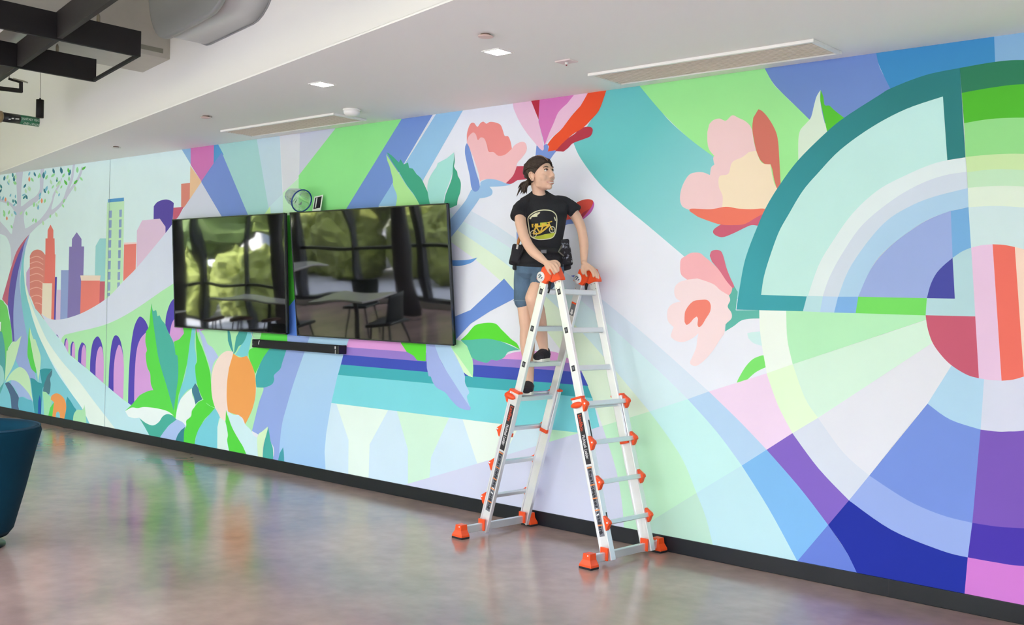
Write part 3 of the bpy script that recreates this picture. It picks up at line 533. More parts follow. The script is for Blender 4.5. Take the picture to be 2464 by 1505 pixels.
painted_flower.3|f1cfd2|27|1|-3534,2746! -3507,2768 -3462,2775 -3416,2757 -3372,2786 -3327,2766 -3282,2743 -3247,2712 -3230,2679! -3218,2616 -3199,2549! -3283,2481! -3345,2201! -3489,2203 -3591,2213 -3666,2210! -3714,2232 -3735,2274 -3732,2331 -3710,2387 -3673,2434 -3627,2447 -3570,2444 -3519,2424! -3511,2472 -3489,2487! -3499,2527 -3491,2543! -3529,2585 -3544,2635 -3546,2699!
painted_flower.3|f5e3c8|28|1|-3199,2553! -3162,2480 -3102,2463! -3074,2352 -3043,2304! -3128,2185! -3222,2193 -3327,2201 -3399,2204 -3426,2205! -3424,2284 -3453,2349 -3450,2412 -3388,2424 -3363,2494 -3293,2521 -3250,2549!
painted_flower.3|cd647c|26|1|-3174,2164! -3136,2166! -3172,2094! -3219,2099 -3271,2081 -3341,2052 -3411,2030 -3457,2038 -3485,2059 -3477,2083 -3432,2109! -3334,2114 -3264,2128 -3221,2142!
painted_flower.3|ee7d69|29|1|-3661,2201! -3648,2217 -3508,2208 -3399,2219 -3310,2204 -3222,2197 -3145,2198 -3119,2189! -3144,2165! -3195,2141 -3263,2108 -3333,2103 -3432,2109 -3524,2136 -3599,2163!
painted_leaf.31|5cc63c|5|1|-2792,2879! -2774,2838 -2764,2788 -2735,2781 -2705,2753 -2667,2721 -2637,2698! -2742,2623! -2771,2732 -2793,2819!
painted_leaf.31|d9ebda|6|1|-2792,2879! -2816,2843 -2830,2794 -2847,2725 -2876,2692 -2914,2652 -2924,2588 -2920,2465! -2742,2626! -2771,2717 -2788,2790 -2795,2841!
painted_flower.4|63b8ad|3|1|-3326,1725! -3306,1695 -3301,1681 -3311,1575! -3124,1580! -3139,1529! -3213,1525 -3271,1512 -3321,1477 -3381,1441! -3378,1528 -3377,1634! -3353,1702!
painted_flower.4|f4b6be|27|1|-3721,1878! -3712,1898 -3685,1913 -3641,1934 -3578,1932 -3542,1908 -3497,1877 -3434,1823 -3371,1748 -3341,1718 -3344,1687 -3360,1666! -3516,1662! -3662,1760! -3709,1792 -3721,1831!
painted_flower.4|f3dde2|28|1|-3591,1771! -3528,1754 -3466,1732 -3422,1698 -3360,1666! -3351,1635 -3367,1596 -3340,1559 -3339,1522 -3380,1482 -3387,1429 -3420,1382 -3462,1319 -3521,1255 -3574,1217 -3609,1215 -3628,1233 -3611,1273 -3586,1329 -3579,1383 -3571,1422! -3615,1389 -3677,1363 -3732,1365 -3775,1391 -3771,1422 -3758,1454! -3801,1492 -3810,1547 -3795,1587 -3758,1611 -3708,1622! -3746,1643 -3761,1682 -3753,1721 -3717,1749 -3662,1763!
painted_flower.4|ee8678|29|1|-3678,1519! -3674,1558 -3648,1598 -3613,1626 -3569,1634 -3516,1635 -3490,1609 -3491,1563 -3521,1516 -3546,1477 -3568,1462 -3580,1476 -3578,1514 -3588,1528! -3610,1514 -3636,1486 -3662,1473 -3677,1492!
painted_flower.4|d4728a|29|1|-3505,1915! -3494,1942 -3460,1951 -3425,1941 -3406,1907 -3383,1838 -3355,1778 -3326,1725 -3336,1712! -3380,1755 -3434,1823 -3488,1877!
painted_leaf.32|cdecef|4|1|-3227,1435! -3202,1442 -3137,1450! -3122,1362! -3184,1378 -3218,1406!
painted_leaf.33|7fe273|2|1|-3124,1305! -3181,1281 -3229,1234 -3269,1171 -3290,1125 -3279,1101! -3226,1144 -3162,1200 -3093,1236! -3096,1308!
painted_wheel|ebf6f0|5|1|-3150,1584! -3144,1483 -3130,1388 -3088,1198! -2919,1263! -2958,1410 -2971,1581!
painted_wheel|dff8d6|28|1|-3088,1198! -3008,1013 -2909,853! -2750,959! -2836,1069 -2919,1263!
painted_wheel|d5ddec|31|1|-2909,853! -2738,664 -2548,504! -2433,661! -2591,775 -2750,959!
painted_wheel|98aee8|32|1|-2548,504! -2298,375 -2021,307 -1884,295! -1866,482! -2026,499 -2211,552 -2433,661!
painted_wheel|4a38ac|33|1|-1884,295! -1735,294 -1605,300 -1160,357 -820,431! -824,614! -1165,539 -1610,494 -1740,482 -1866,482!
painted_wheel|b5ecc2|29|1|-2971,1581! -2958,1410 -2919,1263! -2139,1551! -2114,1548! -2117,1620!
painted_wheel|d3f0e0|32|1|-2919,1263! -2836,1069 -2750,959! -2104,1426! -2068,1486! -2137,1549!
painted_wheel|e0e3ee|33|1|-2750,959! -2591,775 -2433,661! -1979,1302! -1978,1400! -2113,1419!
painted_wheel|7692de|34|1|-2433,661! -2211,552 -2026,499 -1866,482! -1838,980! -1997,1019 -2119,1094!
painted_wheel|7a59b9|35|1|-1866,482! -1740,482 -1610,494 -1165,539 -824,614! -839,1165! -1362,1057 -1624,996 -1699,984 -1754,978 -1838,980!
painted_wheel|afd4ee|36|1|-2119,1094! -1997,1019 -1838,980! -1825,1276! -1997,1310!
painted_wheel|d3d8ec|37|1|-1838,980! -1754,978 -1699,984 -1624,996 -1362,1057 -839,1165! -849,1532! -1827,1276!
painted_field.6|ecd5ef|33|1|-3088,1198! -3008,1013 -2909,853! -3074,736! -3262,890 -3485,1058!
painted_field.7|8367c5|34|1|-2909,853! -2738,664 -2548,504! -2669,344! -2851,534 -3074,736!
painted_field.8|2332a0|35|1|-2548,504! -2298,375 -2021,307 -1884,295! -1894,112! -1896,53! -2456,56! -2492,104! -2560,215 -2669,344!
painted_field.9|d07dd2|36|1|-1884,295! -1735,294 -1605,300 -1160,357 -820,431! -808,0! -1900,30! -1894,112!
painted_arc|42a3b0|30|1|-3306,1578! -3292,1681 -3265,1845 -3234,1950 -3184,2073 -3129,2193 -3048,2320 -2923,2474 -2757,2620 -2643,2701 -2441,2808 -2368,2842 -2182,2891 -1999,2907! -2085,2763! -2085,2763! -2285,2715 -2476,2633 -2660,2518 -2789,2396 -2886,2292 -2975,2152 -3034,2050 -3085,1913 -3123,1787 -3139,1676!
painted_arc|42a3b0|31|0|-2085,2767! -1999,2909! -1957,2424! -2051,2414!
painted_arc|42a3b0|31|0|-3307,1579 -3243,1678 -3139,1675 -2841,1669 -2863,1580
painted_arc.1|c2ebe8|32|1|-3139,1676! -3123,1787 -3085,1913 -3034,2050 -2975,2152 -2886,2292 -2789,2396 -2660,2518 -2476,2633 -2285,2715 -2085,2763! -2051,2414! -2115,2405! -2288,2343 -2437,2269 -2579,2143 -2693,1986 -2773,1851 -2835,1670! -2841,1668! -3139,1673!
painted_arc.1|dfedf1|33|1|-2835,1670! -2773,1851 -2693,1986 -2579,2143 -2437,2269 -2288,2343 -2115,2405 -1957,2425! -1949,2347! -2064,2335 -2192,2296 -2340,2218 -2511,2084 -2623,1930 -2702,1786 -2742,1669!
painted_arc.1|d0dcec|34|1|-2742,1669! -2702,1786 -2623,1930 -2511,2084 -2340,2218 -2192,2296 -2064,2335 -1949,2347! -1940,2260! -2125,2220 -2251,2173 -2370,2103 -2477,1989 -2587,1827 -2648,1666!
painted_arc.1|aed1ee|35|1|-2648,1666! -2587,1827 -2477,1989 -2370,2103 -2251,2173 -2125,2220 -1940,2260! -1933,2158! -2023,2141 -2155,2094 -2303,1995 -2412,1897 -2471,1803 -2528,1670!
painted_arc.1|9cb0e5|36|1|-2528,1670! -2472,1802 -2410,1895 -2303,1994 -2154,2093 -2023,2143! -2006,1885! -2134,1667!
painted_arc.1|78b0e3|37|0|-2025,2141 -1933,2158 -1912,1941 -2008,1885
painted_strip|b9dfe8|35|0|-2841,1671 -2741,1670 -2756,1577 -2862,1580
painted_strip|b4d3f2|36|0|-2741,1670 -2648,1669 -2669,1577 -2756,1577
painted_strip|7fb2ea|37|0|-2648,1669 -2527,1671 -2540,1577 -2669,1577
painted_strip|77dd68|38|0|-2527,1671 -2137,1669 -2139,1575 -2540,1577
painted_arc.2|33805f|32|1|-1999,2907! -1819,2916 -1678,2907 -1412,2857 -1137,2756 -878,2618! -876,2521! -1134,2661 -1409,2747 -1675,2782 -1825,2783 -1986,2772!
painted_arc.2|54bb35|35|1|-1986,2772! -1825,2783 -1675,2782 -1409,2747 -1134,2661 -876,2521! -871,2346! -1130,2489 -1405,2577 -1670,2609 -1833,2618 -1969,2608!
painted_arc.2|97de90|38|1|-1969,2608! -1833,2618 -1670,2609 -1405,2577 -1130,2489 -871,2346! -866,2152! -1124,2304 -1399,2388 -1664,2422 -1815,2430 -1956,2427!
painted_arc.2|cbe8b0|39|1|-1956,2427! -1815,2430 -1664,2422 -1399,2388 -1124,2304 -866,2152! -863,2055! -1122,2214 -1397,2305 -1662,2339 -1813,2352 -1946,2344!
painted_arc.2|c3e7c6|40|1|-1946,2344! -1813,2352 -1662,2339 -1397,2305 -1122,2214 -863,2055! -861,1968! -1120,2134 -1395,2221 -1660,2254 -1811,2264 -1940,2261!
painted_arc.2|dfefdf|41|1|-1940,2261! -1811,2264 -1660,2254 -1395,2221 -1120,2134 -861,1968! -857,1842! -1116,2003 -1392,2109 -1657,2145 -1797,2159 -1933,2158!
painted_arc.2|cfe6ea|42|1|-1933,2158! -1797,2159 -1657,2145 -1392,2109 -1116,2003 -857,1842! -844,1339! -1567,1505! -1880,1714! -1914,1943!
painted_field.10|8ab7dd|39|0|-902,3200! 456,3175! 473,2474! -886,2599!
painted_field.10|c3e7c6|43|0|-887,2619! 472,2506! 491,1742! -865,1803!
painted_field.10|cfe6ea|44|0|-866,1842! 491,1758! 502,1297! -852,1319!
painted_field.10|d3d8ec|45|0|-857,1532! 498,1456! 506,1139! -847,1145!
painted_field.10|7a59b9|46|0|-847,1164! 505,1170! 519,600! -832,603!
painted_field.10|4a38ac|47|0|-833,613! 519,616! 524,410! -827,420!
painted_field.10|d07dd2|48|0|-828,429! 524,426! 538,0! -816,0!
painted_hub|c55e77|43|1|-2143,1576! -2129,1501 -2097,1420 -2036,1344 -1980,1299 -1911,1263 -1853,1250! -1878,1579!
painted_hub|b4d7e1|44|1|-2008,1888! -1962,1921 -1911,1943! -1876,1577! -2143,1576! -2141,1629 -2139,1670! -2069,1728!
painted_hub|4a4fa6|45|1|-2008,1888! -2054,1848 -2093,1803 -2121,1743 -2139,1669! -1990,1669!
painted_hub|e5c5e4|45|1|-1913,1942! -1860,1954 -1803,1958! -1739,1245! -1798,1245 -1854,1250!
painted_hub|ec7366|46|1|-1805,1958! -1750,1954 -1694,1942! -1630,1275! -1683,1255 -1740,1245!
painted_hub|f3d8c8|47|1|-1695,1943! -1621,1917 -1554,1867! -1513,1804 -1484,1664 -1486,1524 -1509,1419! -1552,1332 -1632,1274!
"""
# ================================================================== the room
XL, XR, YB, DECK, HC = -24.0, 4.0, -7.3, 4.6, 3.05
M_white = mat('wall_paint', 'e6e9f1', rough=0.55)
def room_floor():
    mm = bpy.data.materials.new('polished_concrete'); mm.use_nodes = True; n = mm.node_tree; b = n.nodes['Principled BSDF']
    tc = n.nodes.new('ShaderNodeTexCoord')
    t1 = n.nodes.new('ShaderNodeTexNoise'); t1.inputs['Scale'].default_value = 0.9; t1.inputs['Detail'].default_value = 4; t1.inputs['Roughness'].default_value = 0.55; t1.inputs['Distortion'].default_value = 0.25
    t2 = n.nodes.new('ShaderNodeTexNoise'); t2.inputs['Scale'].default_value = 9; t2.inputs['Detail'].default_value = 6
    cr = n.nodes.new('ShaderNodeValToRGB')
    for e, c in zip(cr.color_ramp.elements, ((.305, .208, .170, 1), (.545, .370, .302, 1))): e.color = c
    cr.color_ramp.elements[0].position = 0.30; cr.color_ramp.elements[1].position = 0.72
    e = cr.color_ramp.elements.new(0.5); e.color = (.420, .284, .232, 1)
    mx = n.nodes.new('ShaderNodeMix'); mx.data_type = 'RGBA'; mx.blend_type = 'MULTIPLY'; mx.inputs['Factor'].default_value = 0.35
    r2 = n.nodes.new('ShaderNodeMapRange'); r2.inputs['From Min'].default_value = .3; r2.inputs['From Max'].default_value = .7; r2.inputs['To Min'].default_value = .7; r2.inputs['To Max'].default_value = 1.15
    r3 = n.nodes.new('ShaderNodeMapRange'); r3.inputs['From Min'].default_value = .3; r3.inputs['From Max'].default_value = .7; r3.inputs['To Min'].default_value = .14; r3.inputs['To Max'].default_value = .24
    n.links.new(tc.outputs['Object'], t1.inputs['Vector']); n.links.new(tc.outputs['Object'], t2.inputs['Vector'])
    n.links.new(t1.outputs['Fac'], cr.inputs['Fac']); n.links.new(cr.outputs['Color'], mx.inputs['A'])
    n.links.new(t2.outputs['Fac'], r2.inputs['Value']); n.links.new(r2.outputs['Result'], mx.inputs['B'])
    n.links.new(mx.outputs['Result'], b.inputs['Base Color'])
    n.links.new(t1.outputs['Fac'], r3.inputs['Value']); n.links.new(r3.outputs['Result'], b.inputs['Roughness'])
    b.inputs['Specular IOR Level'].default_value = 0.62
    fl = MB().box(((XL+XR)/2, YB/2, -0.1), (XR-XL+.4, -YB+.4, .2)).build('floor', mm); struct(fl)
room_floor()
wall_back = struct(MB().box(((XL+XR)/2, 0.1, DECK/2), (XR-XL, .2, DECK)).build('wall_back', M_white))
tag(wall_back, 'long wall painted with a bright mural of a skyline, flowers and a great wheel')
struct(MB().box((XL-.1, YB/2, DECK/2), (.2, -YB+.4, DECK)).build('wall_left', mat('side_wall', 'd9d8d2', rough=.7)))
struct(MB().box((XR+.1, YB/2, DECK/2), (.2, -YB+.4, DECK)).build('wall_right', MATS['side_wall']))
M_conc = mat('board_concrete', (.42, .39, .33), rough=.8, noise_amt=.15, noise_scale=2.5)
struct(MB().box(((XL+XR)/2, YB/2, DECK+.1), (XR-XL+.4, -YB+.4, .2)).build('ceiling_deck', M_conc))
# drywall soffit: its open edge runs at a slant to the painted wall
EA = Vector((-13.627, -.127, 0)); ED = Vector((.979, -.202, 0)).normalized(); EN = Vector((.202, .979, 0)).normalized()
def edge_y(x): return EA.y+(x-EA.x)*ED.y/ED.x
xa = EA.x-EA.y/ED.y*ED.x
M_soff = mat('soffit_paint', (.94, .925, .875), rough=.75)
poly = [(xa, 0, HC), (XR, 0, HC), (XR, edge_y(XR), HC)]
struct(MB().prism(poly, (0, 0, .012)).build('ceiling', M_soff))
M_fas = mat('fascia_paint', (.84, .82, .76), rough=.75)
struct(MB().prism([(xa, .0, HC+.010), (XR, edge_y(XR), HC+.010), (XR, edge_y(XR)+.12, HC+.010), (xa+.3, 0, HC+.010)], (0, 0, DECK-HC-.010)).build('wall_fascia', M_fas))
# rubber baseboard
M_base = mat('baseboard_rubber', '14171f', rough=.42, spec=.35, noise_amt=.1, noise_scale=4)
bb = struct(MB().box(((XL+XR)/2, -.006, .05), (XR-XL, .012, .10), bev=.003).build('baseboard_back', M_base))
for xj in (-12.37, -9.9, -5.6, -2.3):
    MB().box((xj, -.0122, .05), (.004, .001, .098)).build('baseboard_joint', mat('joint_dark', '1c1d22', rough=.6), bb)
# drywall control joint
MB().box((-11.11, -.0036, 1.575), (.006, .0006, 2.95)).build('wall_joint', mat('joint_pale', '9fb4bb', rough=.6), wall_back)

# ------------------------------------------------------------------ mural paint on the wall
GRAD = {'6cc5c7': ('a2dce2', (-4.05, 2.72), (-3.35, 1.98)), '42a3b0': ('317f82', (-3.2, 1.75), (-2.3, 2.75)), 'b1d4f2': ('a6cdf4', (-7.3, 1.2), (-6.9, .2))}  # field tones blend in the paint itself; the teal arc gets darker upward
def paint(h):
    nm = 'paint_'+h
    if nm in MATS: return MATS[nm]
    c = hexc(h); mx_ = max(c); c = tuple(min(.93, q) for q in c)
    q = mat(nm, c, rough=.6, spec=.12, noise_amt=.035, noise_scale=3.0)
    if h in GRAD:      # base colour runs from one tone into another
        h2, p0, p1 = GRAD[h]; n = q.node_tree; b = n.nodes['Principled BSDF']
        tc = n.nodes.new('ShaderNodeTexCoord'); d = Vector((p1[0]-p0[0], 0, p1[1]-p0[1]))
        vm = n.nodes.new('ShaderNodeVectorMath'); vm.operation = 'DOT_PRODUCT'; vm.inputs[1].default_value = d/d.length_squared
        n.links.new(tc.outputs['Object'], vm.inputs[0])
        mr = n.nodes.new('ShaderNodeMapRange'); o0 = (p0[0]*d.x+p0[1]*d.z)/d.length_squared
        mr.inputs['From Min'].default_value = o0; mr.inputs['From Max'].default_value = o0+1
        n.links.new(vm.outputs['Value'], mr.inputs['Value'])
        mx = n.nodes.new('ShaderNodeMix'); mx.data_type = 'RGBA'; mx.inputs['A'].default_value = (*c, 1); mx.inputs['B'].default_value = (*hexc(h2), 1)
        n.links.new(mr.outputs['Result'], mx.inputs['Factor']); n.links.new(mx.outputs['Result'], b.inputs['Base Color'])
    return q
def build_mural():
    groups = {}; order = []
    for line in MURAL.strip().splitlines():
        mo, col, L, sm, s = line.split('|')
        if mo not in groups: groups[mo] = []; order.append(mo)
        groups[mo].append((col, int(L), int(sm), s))
    for mo in order:
        verts = []; faces = []; mi = []; mats = []
        for col, L, sm, s in groups[mo]:
            P = []; Cn = []
            for w in s.split():
                Cn.append(w.endswith('!')); a, b = w.rstrip('!').split(','); P.append(Vector((int(a)/1000, int(b)/1000)))
            if sm:
                if any(Cn):
                    k0 = Cn.index(True); P = P[k0:]+P[:k0]; Cn = Cn[k0:]+Cn[:k0]; P.append(P[0]); Cn.append(True)
                    out = []; run = [P[0]]
                    for p, c in list(zip(P, Cn))[1:]:
                        run.append(p)
                        if c:
                            out += (spline(run, n=5) if len(run) > 2 else run)[:-1]; run = [p]
                    P = out
                else: P = spline(P, closed=True, n=5)
            Q = []
            for p in P:
                if not Q or (p-Q[-1]).length > .0008: Q.append(p)
            if (Q[0]-Q[-1]).length < .0008: Q.pop()
            area = sum(Q[i].x*Q[(i+1) % len(Q)].y-Q[(i+1) % len(Q)].x*Q[i].y for i in range(len(Q)))
            if area < 0: Q.reverse()
            b0 = len(verts); y = -0.00006*L
            verts += [(q.x, y, min(q.y, 3.2)) for q in Q]; faces.append(tuple(range(b0, b0+len(Q))))
            pm = paint(col)
            if pm not in mats: mats.append(pm)
            mi.append(mats.index(pm))
        name = mo.split('.')[0]
        me = bpy.data.meshes.new(name); me.from_pydata(verts, [], faces); me.update()
        for q in mats: me.materials.append(q)
        for p, k in zip(me.polygons, mi): p.material_index = k
        o = bpy.data.objects.new(name, me); COL.objects.link(o); o.parent = wall_back
build_mural()

# ------------------------------------------------------------------ glazed front wall behind the camera
M_frame = mat('window_frame_dark', '24262a', rough=.4, metal=.3)
mg = bpy.data.materials.new('window_glass'); mg.use_nodes = True; n = mg.node_tree; n.nodes.clear()
o_ = n.nodes.new('ShaderNodeOutputMaterial'); tr = n.nodes.new('ShaderNodeBsdfTransparent'); gl = n.nodes.new('ShaderNodeBsdfGlossy'); mx = n.nodes.new('ShaderNodeMixShader')
tr.inputs[0].default_value = (.95, .95, .95, 1); gl.inputs['Roughness'].default_value = 0.02; mx.inputs[0].default_value = .06
n.links.new(tr.outputs[0], mx.inputs[1]); n.links.new(gl.outputs[0], mx.inputs[2]); n.links.new(mx.outputs[0], o_.inputs[0])
struct(MB().box(((XL+XR)/2, YB, (3.8+DECK)/2), (XR-XL, .2, DECK-3.8)).box(((XL+XR)/2, YB, .05), (XR-XL, .2, .10)).build('wall_front', MATS['side_wall']))
NB = 8; BW = (XR-XL)/NB
for i in range(NB):
    x0 = XL+i*BW; w = empty('window_%d' % (i+1), (x0+BW/2, YB, .1)); struct(w)
    def P(b, nm, mt): q = b.build(nm, mt); q.parent = w; q.location = (-w.location.x, -w.location.y, -w.location.z); return q
    P(MB().box((x0+.04, YB, 1.95), (.08, .14, 3.7)).box((x0+BW-.04, YB, 1.95), (.08, .14, 3.7)).box((x0+BW/2, YB, .13), (BW-.16, .14, .06)).box((x0+BW/2, YB, 3.77), (BW-.16, .14, .06)), 'window_frame', M_frame)
    P(MB().box((x0+BW/2, YB, 1.96), (.06, .12, 3.58)), 'mullion', M_frame)
    P(MB().box((x0+BW/4+.01, YB, 1.05), (BW/2-.1, .1, .06)).box((x0+BW*3/4-.01, YB, 1.05), (BW/2-.1, .1, .06)), 'transom', M_frame)
    for k in (0, 1):
        cx = x0+BW/4+k*BW/2
        P(MB().box((cx, YB, 1.95), (BW/2-.06, .008, 3.62)), 'pane', mg)
# ================================================================== televisions
M_bez = mat('tv_bezel', '1b1d20', rough=.3, metal=.5)
ms = bpy.data.materials.new('tv_screen'); ms.use_nodes = True; n = ms.node_tree; b = n.nodes['Principled BSDF']
b.inputs['Base Color'].default_value = (.006, .006, .007, 1); b.inputs['Roughness'].default_value = .03; b.inputs['IOR'].default_value = 1.85; b.inputs['Specular IOR Level'].default_value = .75
tc = n.nodes.new('ShaderNodeTexCoord'); t = n.nodes.new('ShaderNodeTexNoise'); t.inputs['Scale'].default_value = 1.3; t.inputs['Detail'].default_value = 1.0
bp = n.nodes.new('ShaderNodeBump'); bp.inputs['Strength'].default_value = .09; bp.inputs['Distance'].default_value = .05
n.links.new(tc.outputs['Object'], t.inputs['Vector']); n.links.new(t.outputs['Fac'], bp.inputs['Height']); n.links.new(bp.outputs['Normal'], b.inputs['Normal'])
def television(x0, x1, zt, zb, yt, yb, label):
    up = Vector((0, yt-yb, zt-zb)); H = up.length; up.normalize(); ex = Vector((1, 0, 0)); nn = ex.cross(up)  # out of the wall
    base = Vector(((x0+x1)/2, yb, zb)); W = x1-x0
    root = empty('television', (base.x, yb, zb)); tag(root, label, 'television', 'wall televisions')
    def loc(u, v, w): return ex*u+up*v+nn*w
    Mx = Matrix((ex, up, nn)).transposed()
    MB().box(loc(0, H/2, -.022), (W-.004, H-.004, .026), Mx, bev=.004).build('cabinet', M_bez, root)
    MB().box(loc(0, H/2, -.003), (W-.016, H-.02, .003), Mx).build('screen', ms, root)
    f = MB()
    f.box(loc(0, .005, -.006), (W, .010, .016), Mx).box(loc(0, H-.0035, -.006), (W, .007, .016), Mx)
    f.box(loc(-W/2+.0035, H/2, -.006), (.007, H, .016), Mx).box(loc(W/2-.0035, H/2, -.006), (.007, H, .016), Mx)
    f.build('bezel', mat('tv_trim', '4a4d52', rough=.25, metal=.8), root)
    wm = MB()
    ya = (yt-yb)*.66+.050; yw = -yb-.004
    for u in (-.3, .3): wm.box((u, (ya+yw)/2, H*.48), (.05, max(.01, yw-ya), .34))
    wm.box((0, -yb-.008, H*.48), (.8, .008, .3))
    wm.build('wall_bracket', mat('bracket_black', '141416', rough=.5), root)
    return root
television(-9.593, -7.750, 2.330, 1.251, -.135, -.080, 'black flat television hung left of the other, nearer the painted skyline')
television(-7.598, -5.670, 2.323, 1.247, -.190, -.080, 'larger tilted black television hung right of the other, nearer the ladder')
# soundbar
sb = empty('soundbar', (-7.63, -.05, 1.15)); tag(sb, 'long black soundbar mounted below the two televisions', 'soundbar')
MB().box((0, 0, 0), (1.235, .085, .072), bev=.012).build('body', mat('soundbar_fabric', '17181c', rough=.85, bump=.3, bump_scale=400), sb)
MB().box((.612, 0, 0), (.02, .088, .075), bev=.006).build('end_cap', mat('soundbar_cap', '101014', rough=.35), sb)
MB().box((-.612, 0, 0), (.02, .088, .075), bev=.006).build('end_cap', MATS['soundbar_cap'], sb)
MB().box((.575, -.0432, .017), (.014, .001, .022)).box((.577, -.0432, -.018), (.006, .001, .036)).build('logo_plate', mat('silver_print', 'd8d8da', rough=.3), sb)
MB().tube([(-.505, -.0432, .031), (-.515, -.0436, .01), (-.516, -.0436, -.006)], .0045, 6).build('indicator_mark', MATS['silver_print'], sb)
MB().ball((-.605, -.0445, -.006), .005).build('status_light', mat('led_grey', '8fa0a8', rough=.3), sb)
cab = MB().tube(spline([(-8.24, -.06, 1.185), (-8.30, -.045, 1.20), (-8.36, -.02, 1.23), (-8.40, -.02, 1.30)], n=6), .004, 6).build('cable', mat('cable_white', 'e4eef0', rough=.4)); tag(cab, 'thin white cable from the soundbar up behind the left television', 'cable')

# things left on top of the right television
zt = 2.325
bagc = at(713, 489, 9.36)
mpl = bpy.data.materials.new('clear_plastic'); mpl.use_nodes = True; n = mpl.node_tree; n.nodes.clear()
o_ = n.nodes.new('ShaderNodeOutputMaterial'); tr = n.nodes.new('ShaderNodeBsdfTransparent'); gl = n.nodes.new('ShaderNodeBsdfGlossy'); mx = n.nodes.new('ShaderNodeMixShader'); lw = n.nodes.new('ShaderNodeLayerWeight')
tr.inputs[0].default_value = (.86, .92, .9, 1); gl.inputs['Roughness'].default_value = .08; lw.inputs['Blend'].default_value = .45
n.links.new(lw.outputs['Facing'], mx.inputs[0]); n.links.new(tr.outputs[0], mx.inputs[1]); n.links.new(gl.outputs[0], mx.inputs[2]); n.links.new(mx.outputs[0], o_.inputs[0])
bag = empty('plastic_cup', (-7.52, -.17, zt+.012)); tag(bag, 'clear plastic cup with a blue rim lying on top of the right television', 'cup')
# a crinkled clear cup lying on its side, mouth to the right and slightly down
ax = Vector((.80, -.05, -.28)).normalized(); sd = Vector((0, 1, 0)); sd = (sd-ax*sd.dot(ax)).normalized(); upv = ax.cross(sd)*-1
rings = []
rr_ = random.Random(3)
prof = [(-.13, .012), (-.128, .045), (-.10, .062), (-.05, .072), (0, .083), (.04, .09), (.066, .094), (.07, .098)]
for a, r_ in prof:
    rings.append([ax*a+(sd*math.cos(2*math.pi*k/20)+upv*math.sin(2*math.pi*k/20))*r_*(1+rr_.uniform(-.09, .09)*(a < .05)) + Vector((0, 0, .105)) for k in range(20)])
MB().loft(rings, caps=False).build('cup_wall', mpl, bag)
MB().tube([ax*.07+(sd*math.cos(2*math.pi*k/24)+upv*math.sin(2*math.pi*k/24))*.098+Vector((0, 0, .105)) for k in range(25)], .006, 8).build('rim', mat('blue_plastic', '1d3f86', rough=.25), bag)
for k in range(7):
    a = rr_.uniform(-.1, .03); th = rr_.uniform(0, 6.28); r_ = rr_.uniform(.03, .06)
    p0 = ax*a+(sd*math.cos(th)+upv*math.sin(th))*r_+Vector((0, 0, .105)); p1 = p0+Vector((rr_.uniform(-.05, .05), rr_.uniform(-.02, .02), rr_.uniform(-.04, .04)))
    MB().prism([p0, p1, p0*.5+p1*.5+Vector((.015, .01, .03))], (0, .003, .001)).build('film_fold', mat('grey_film', '8f9f9a', rough=.15, spec=.8), bag)
ph = empty('photo_card', (-7.375, -.075, zt+.002)); tag(ph, 'small white-bordered dark photo card leaning on the wall above the right television', 'photo')
tilt = Matrix.Rotation(R(-14), 3, 'X') @ Matrix.Rotation(R(-6), 3, 'Y')
MB().box(tilt @ Vector((0, 0, .075)), (.115, .003, .15), tilt).build('card', mat('photo_border', 'e8f0e6', rough=.4), ph)
MB().box(tilt @ Vector((0.0, -.0022, .085)), (.088, .001, .105), tilt).build('print', mat('photo_dark', '1d1a22', rough=.3), ph)
MB().box(tilt @ Vector((-.018, -.0032, .088)), (.012, .001, .09), tilt).build('print_streak', MATS['photo_border'], ph)

# light switch by the left frame edge
sw = empty('light_switch', (-13.66, -.003, 1.10)); tag(sw, 'white wall plate with a small dark sensor on the green painted hill', 'switch')
pc = at(0, 786, 14.0)
def on_wall(px, py, y=0.0):
    d = at(px, py, 1.0)-CAM; t_ = (y-CAM.y)/d.y; return CAM+d*t_
c_ = on_wall(1, 786); sw.location = (c_.x, -.004, c_.z)
MB().box((0, -.006, 0), (.075, .012, .118), bev=.004).build('plate', mat('switch_white', 'eef0ee', rough=.35), sw)
MB().box((0, -.014, 0), (.036, .006, .07), bev=.002).build('rocker', MATS['switch_white'], sw)
MB().box((.004, -.018, .014), (.011, .003, .016)).build('sensor_window', mat('sensor_grey', '4a5054', rough=.3), sw)

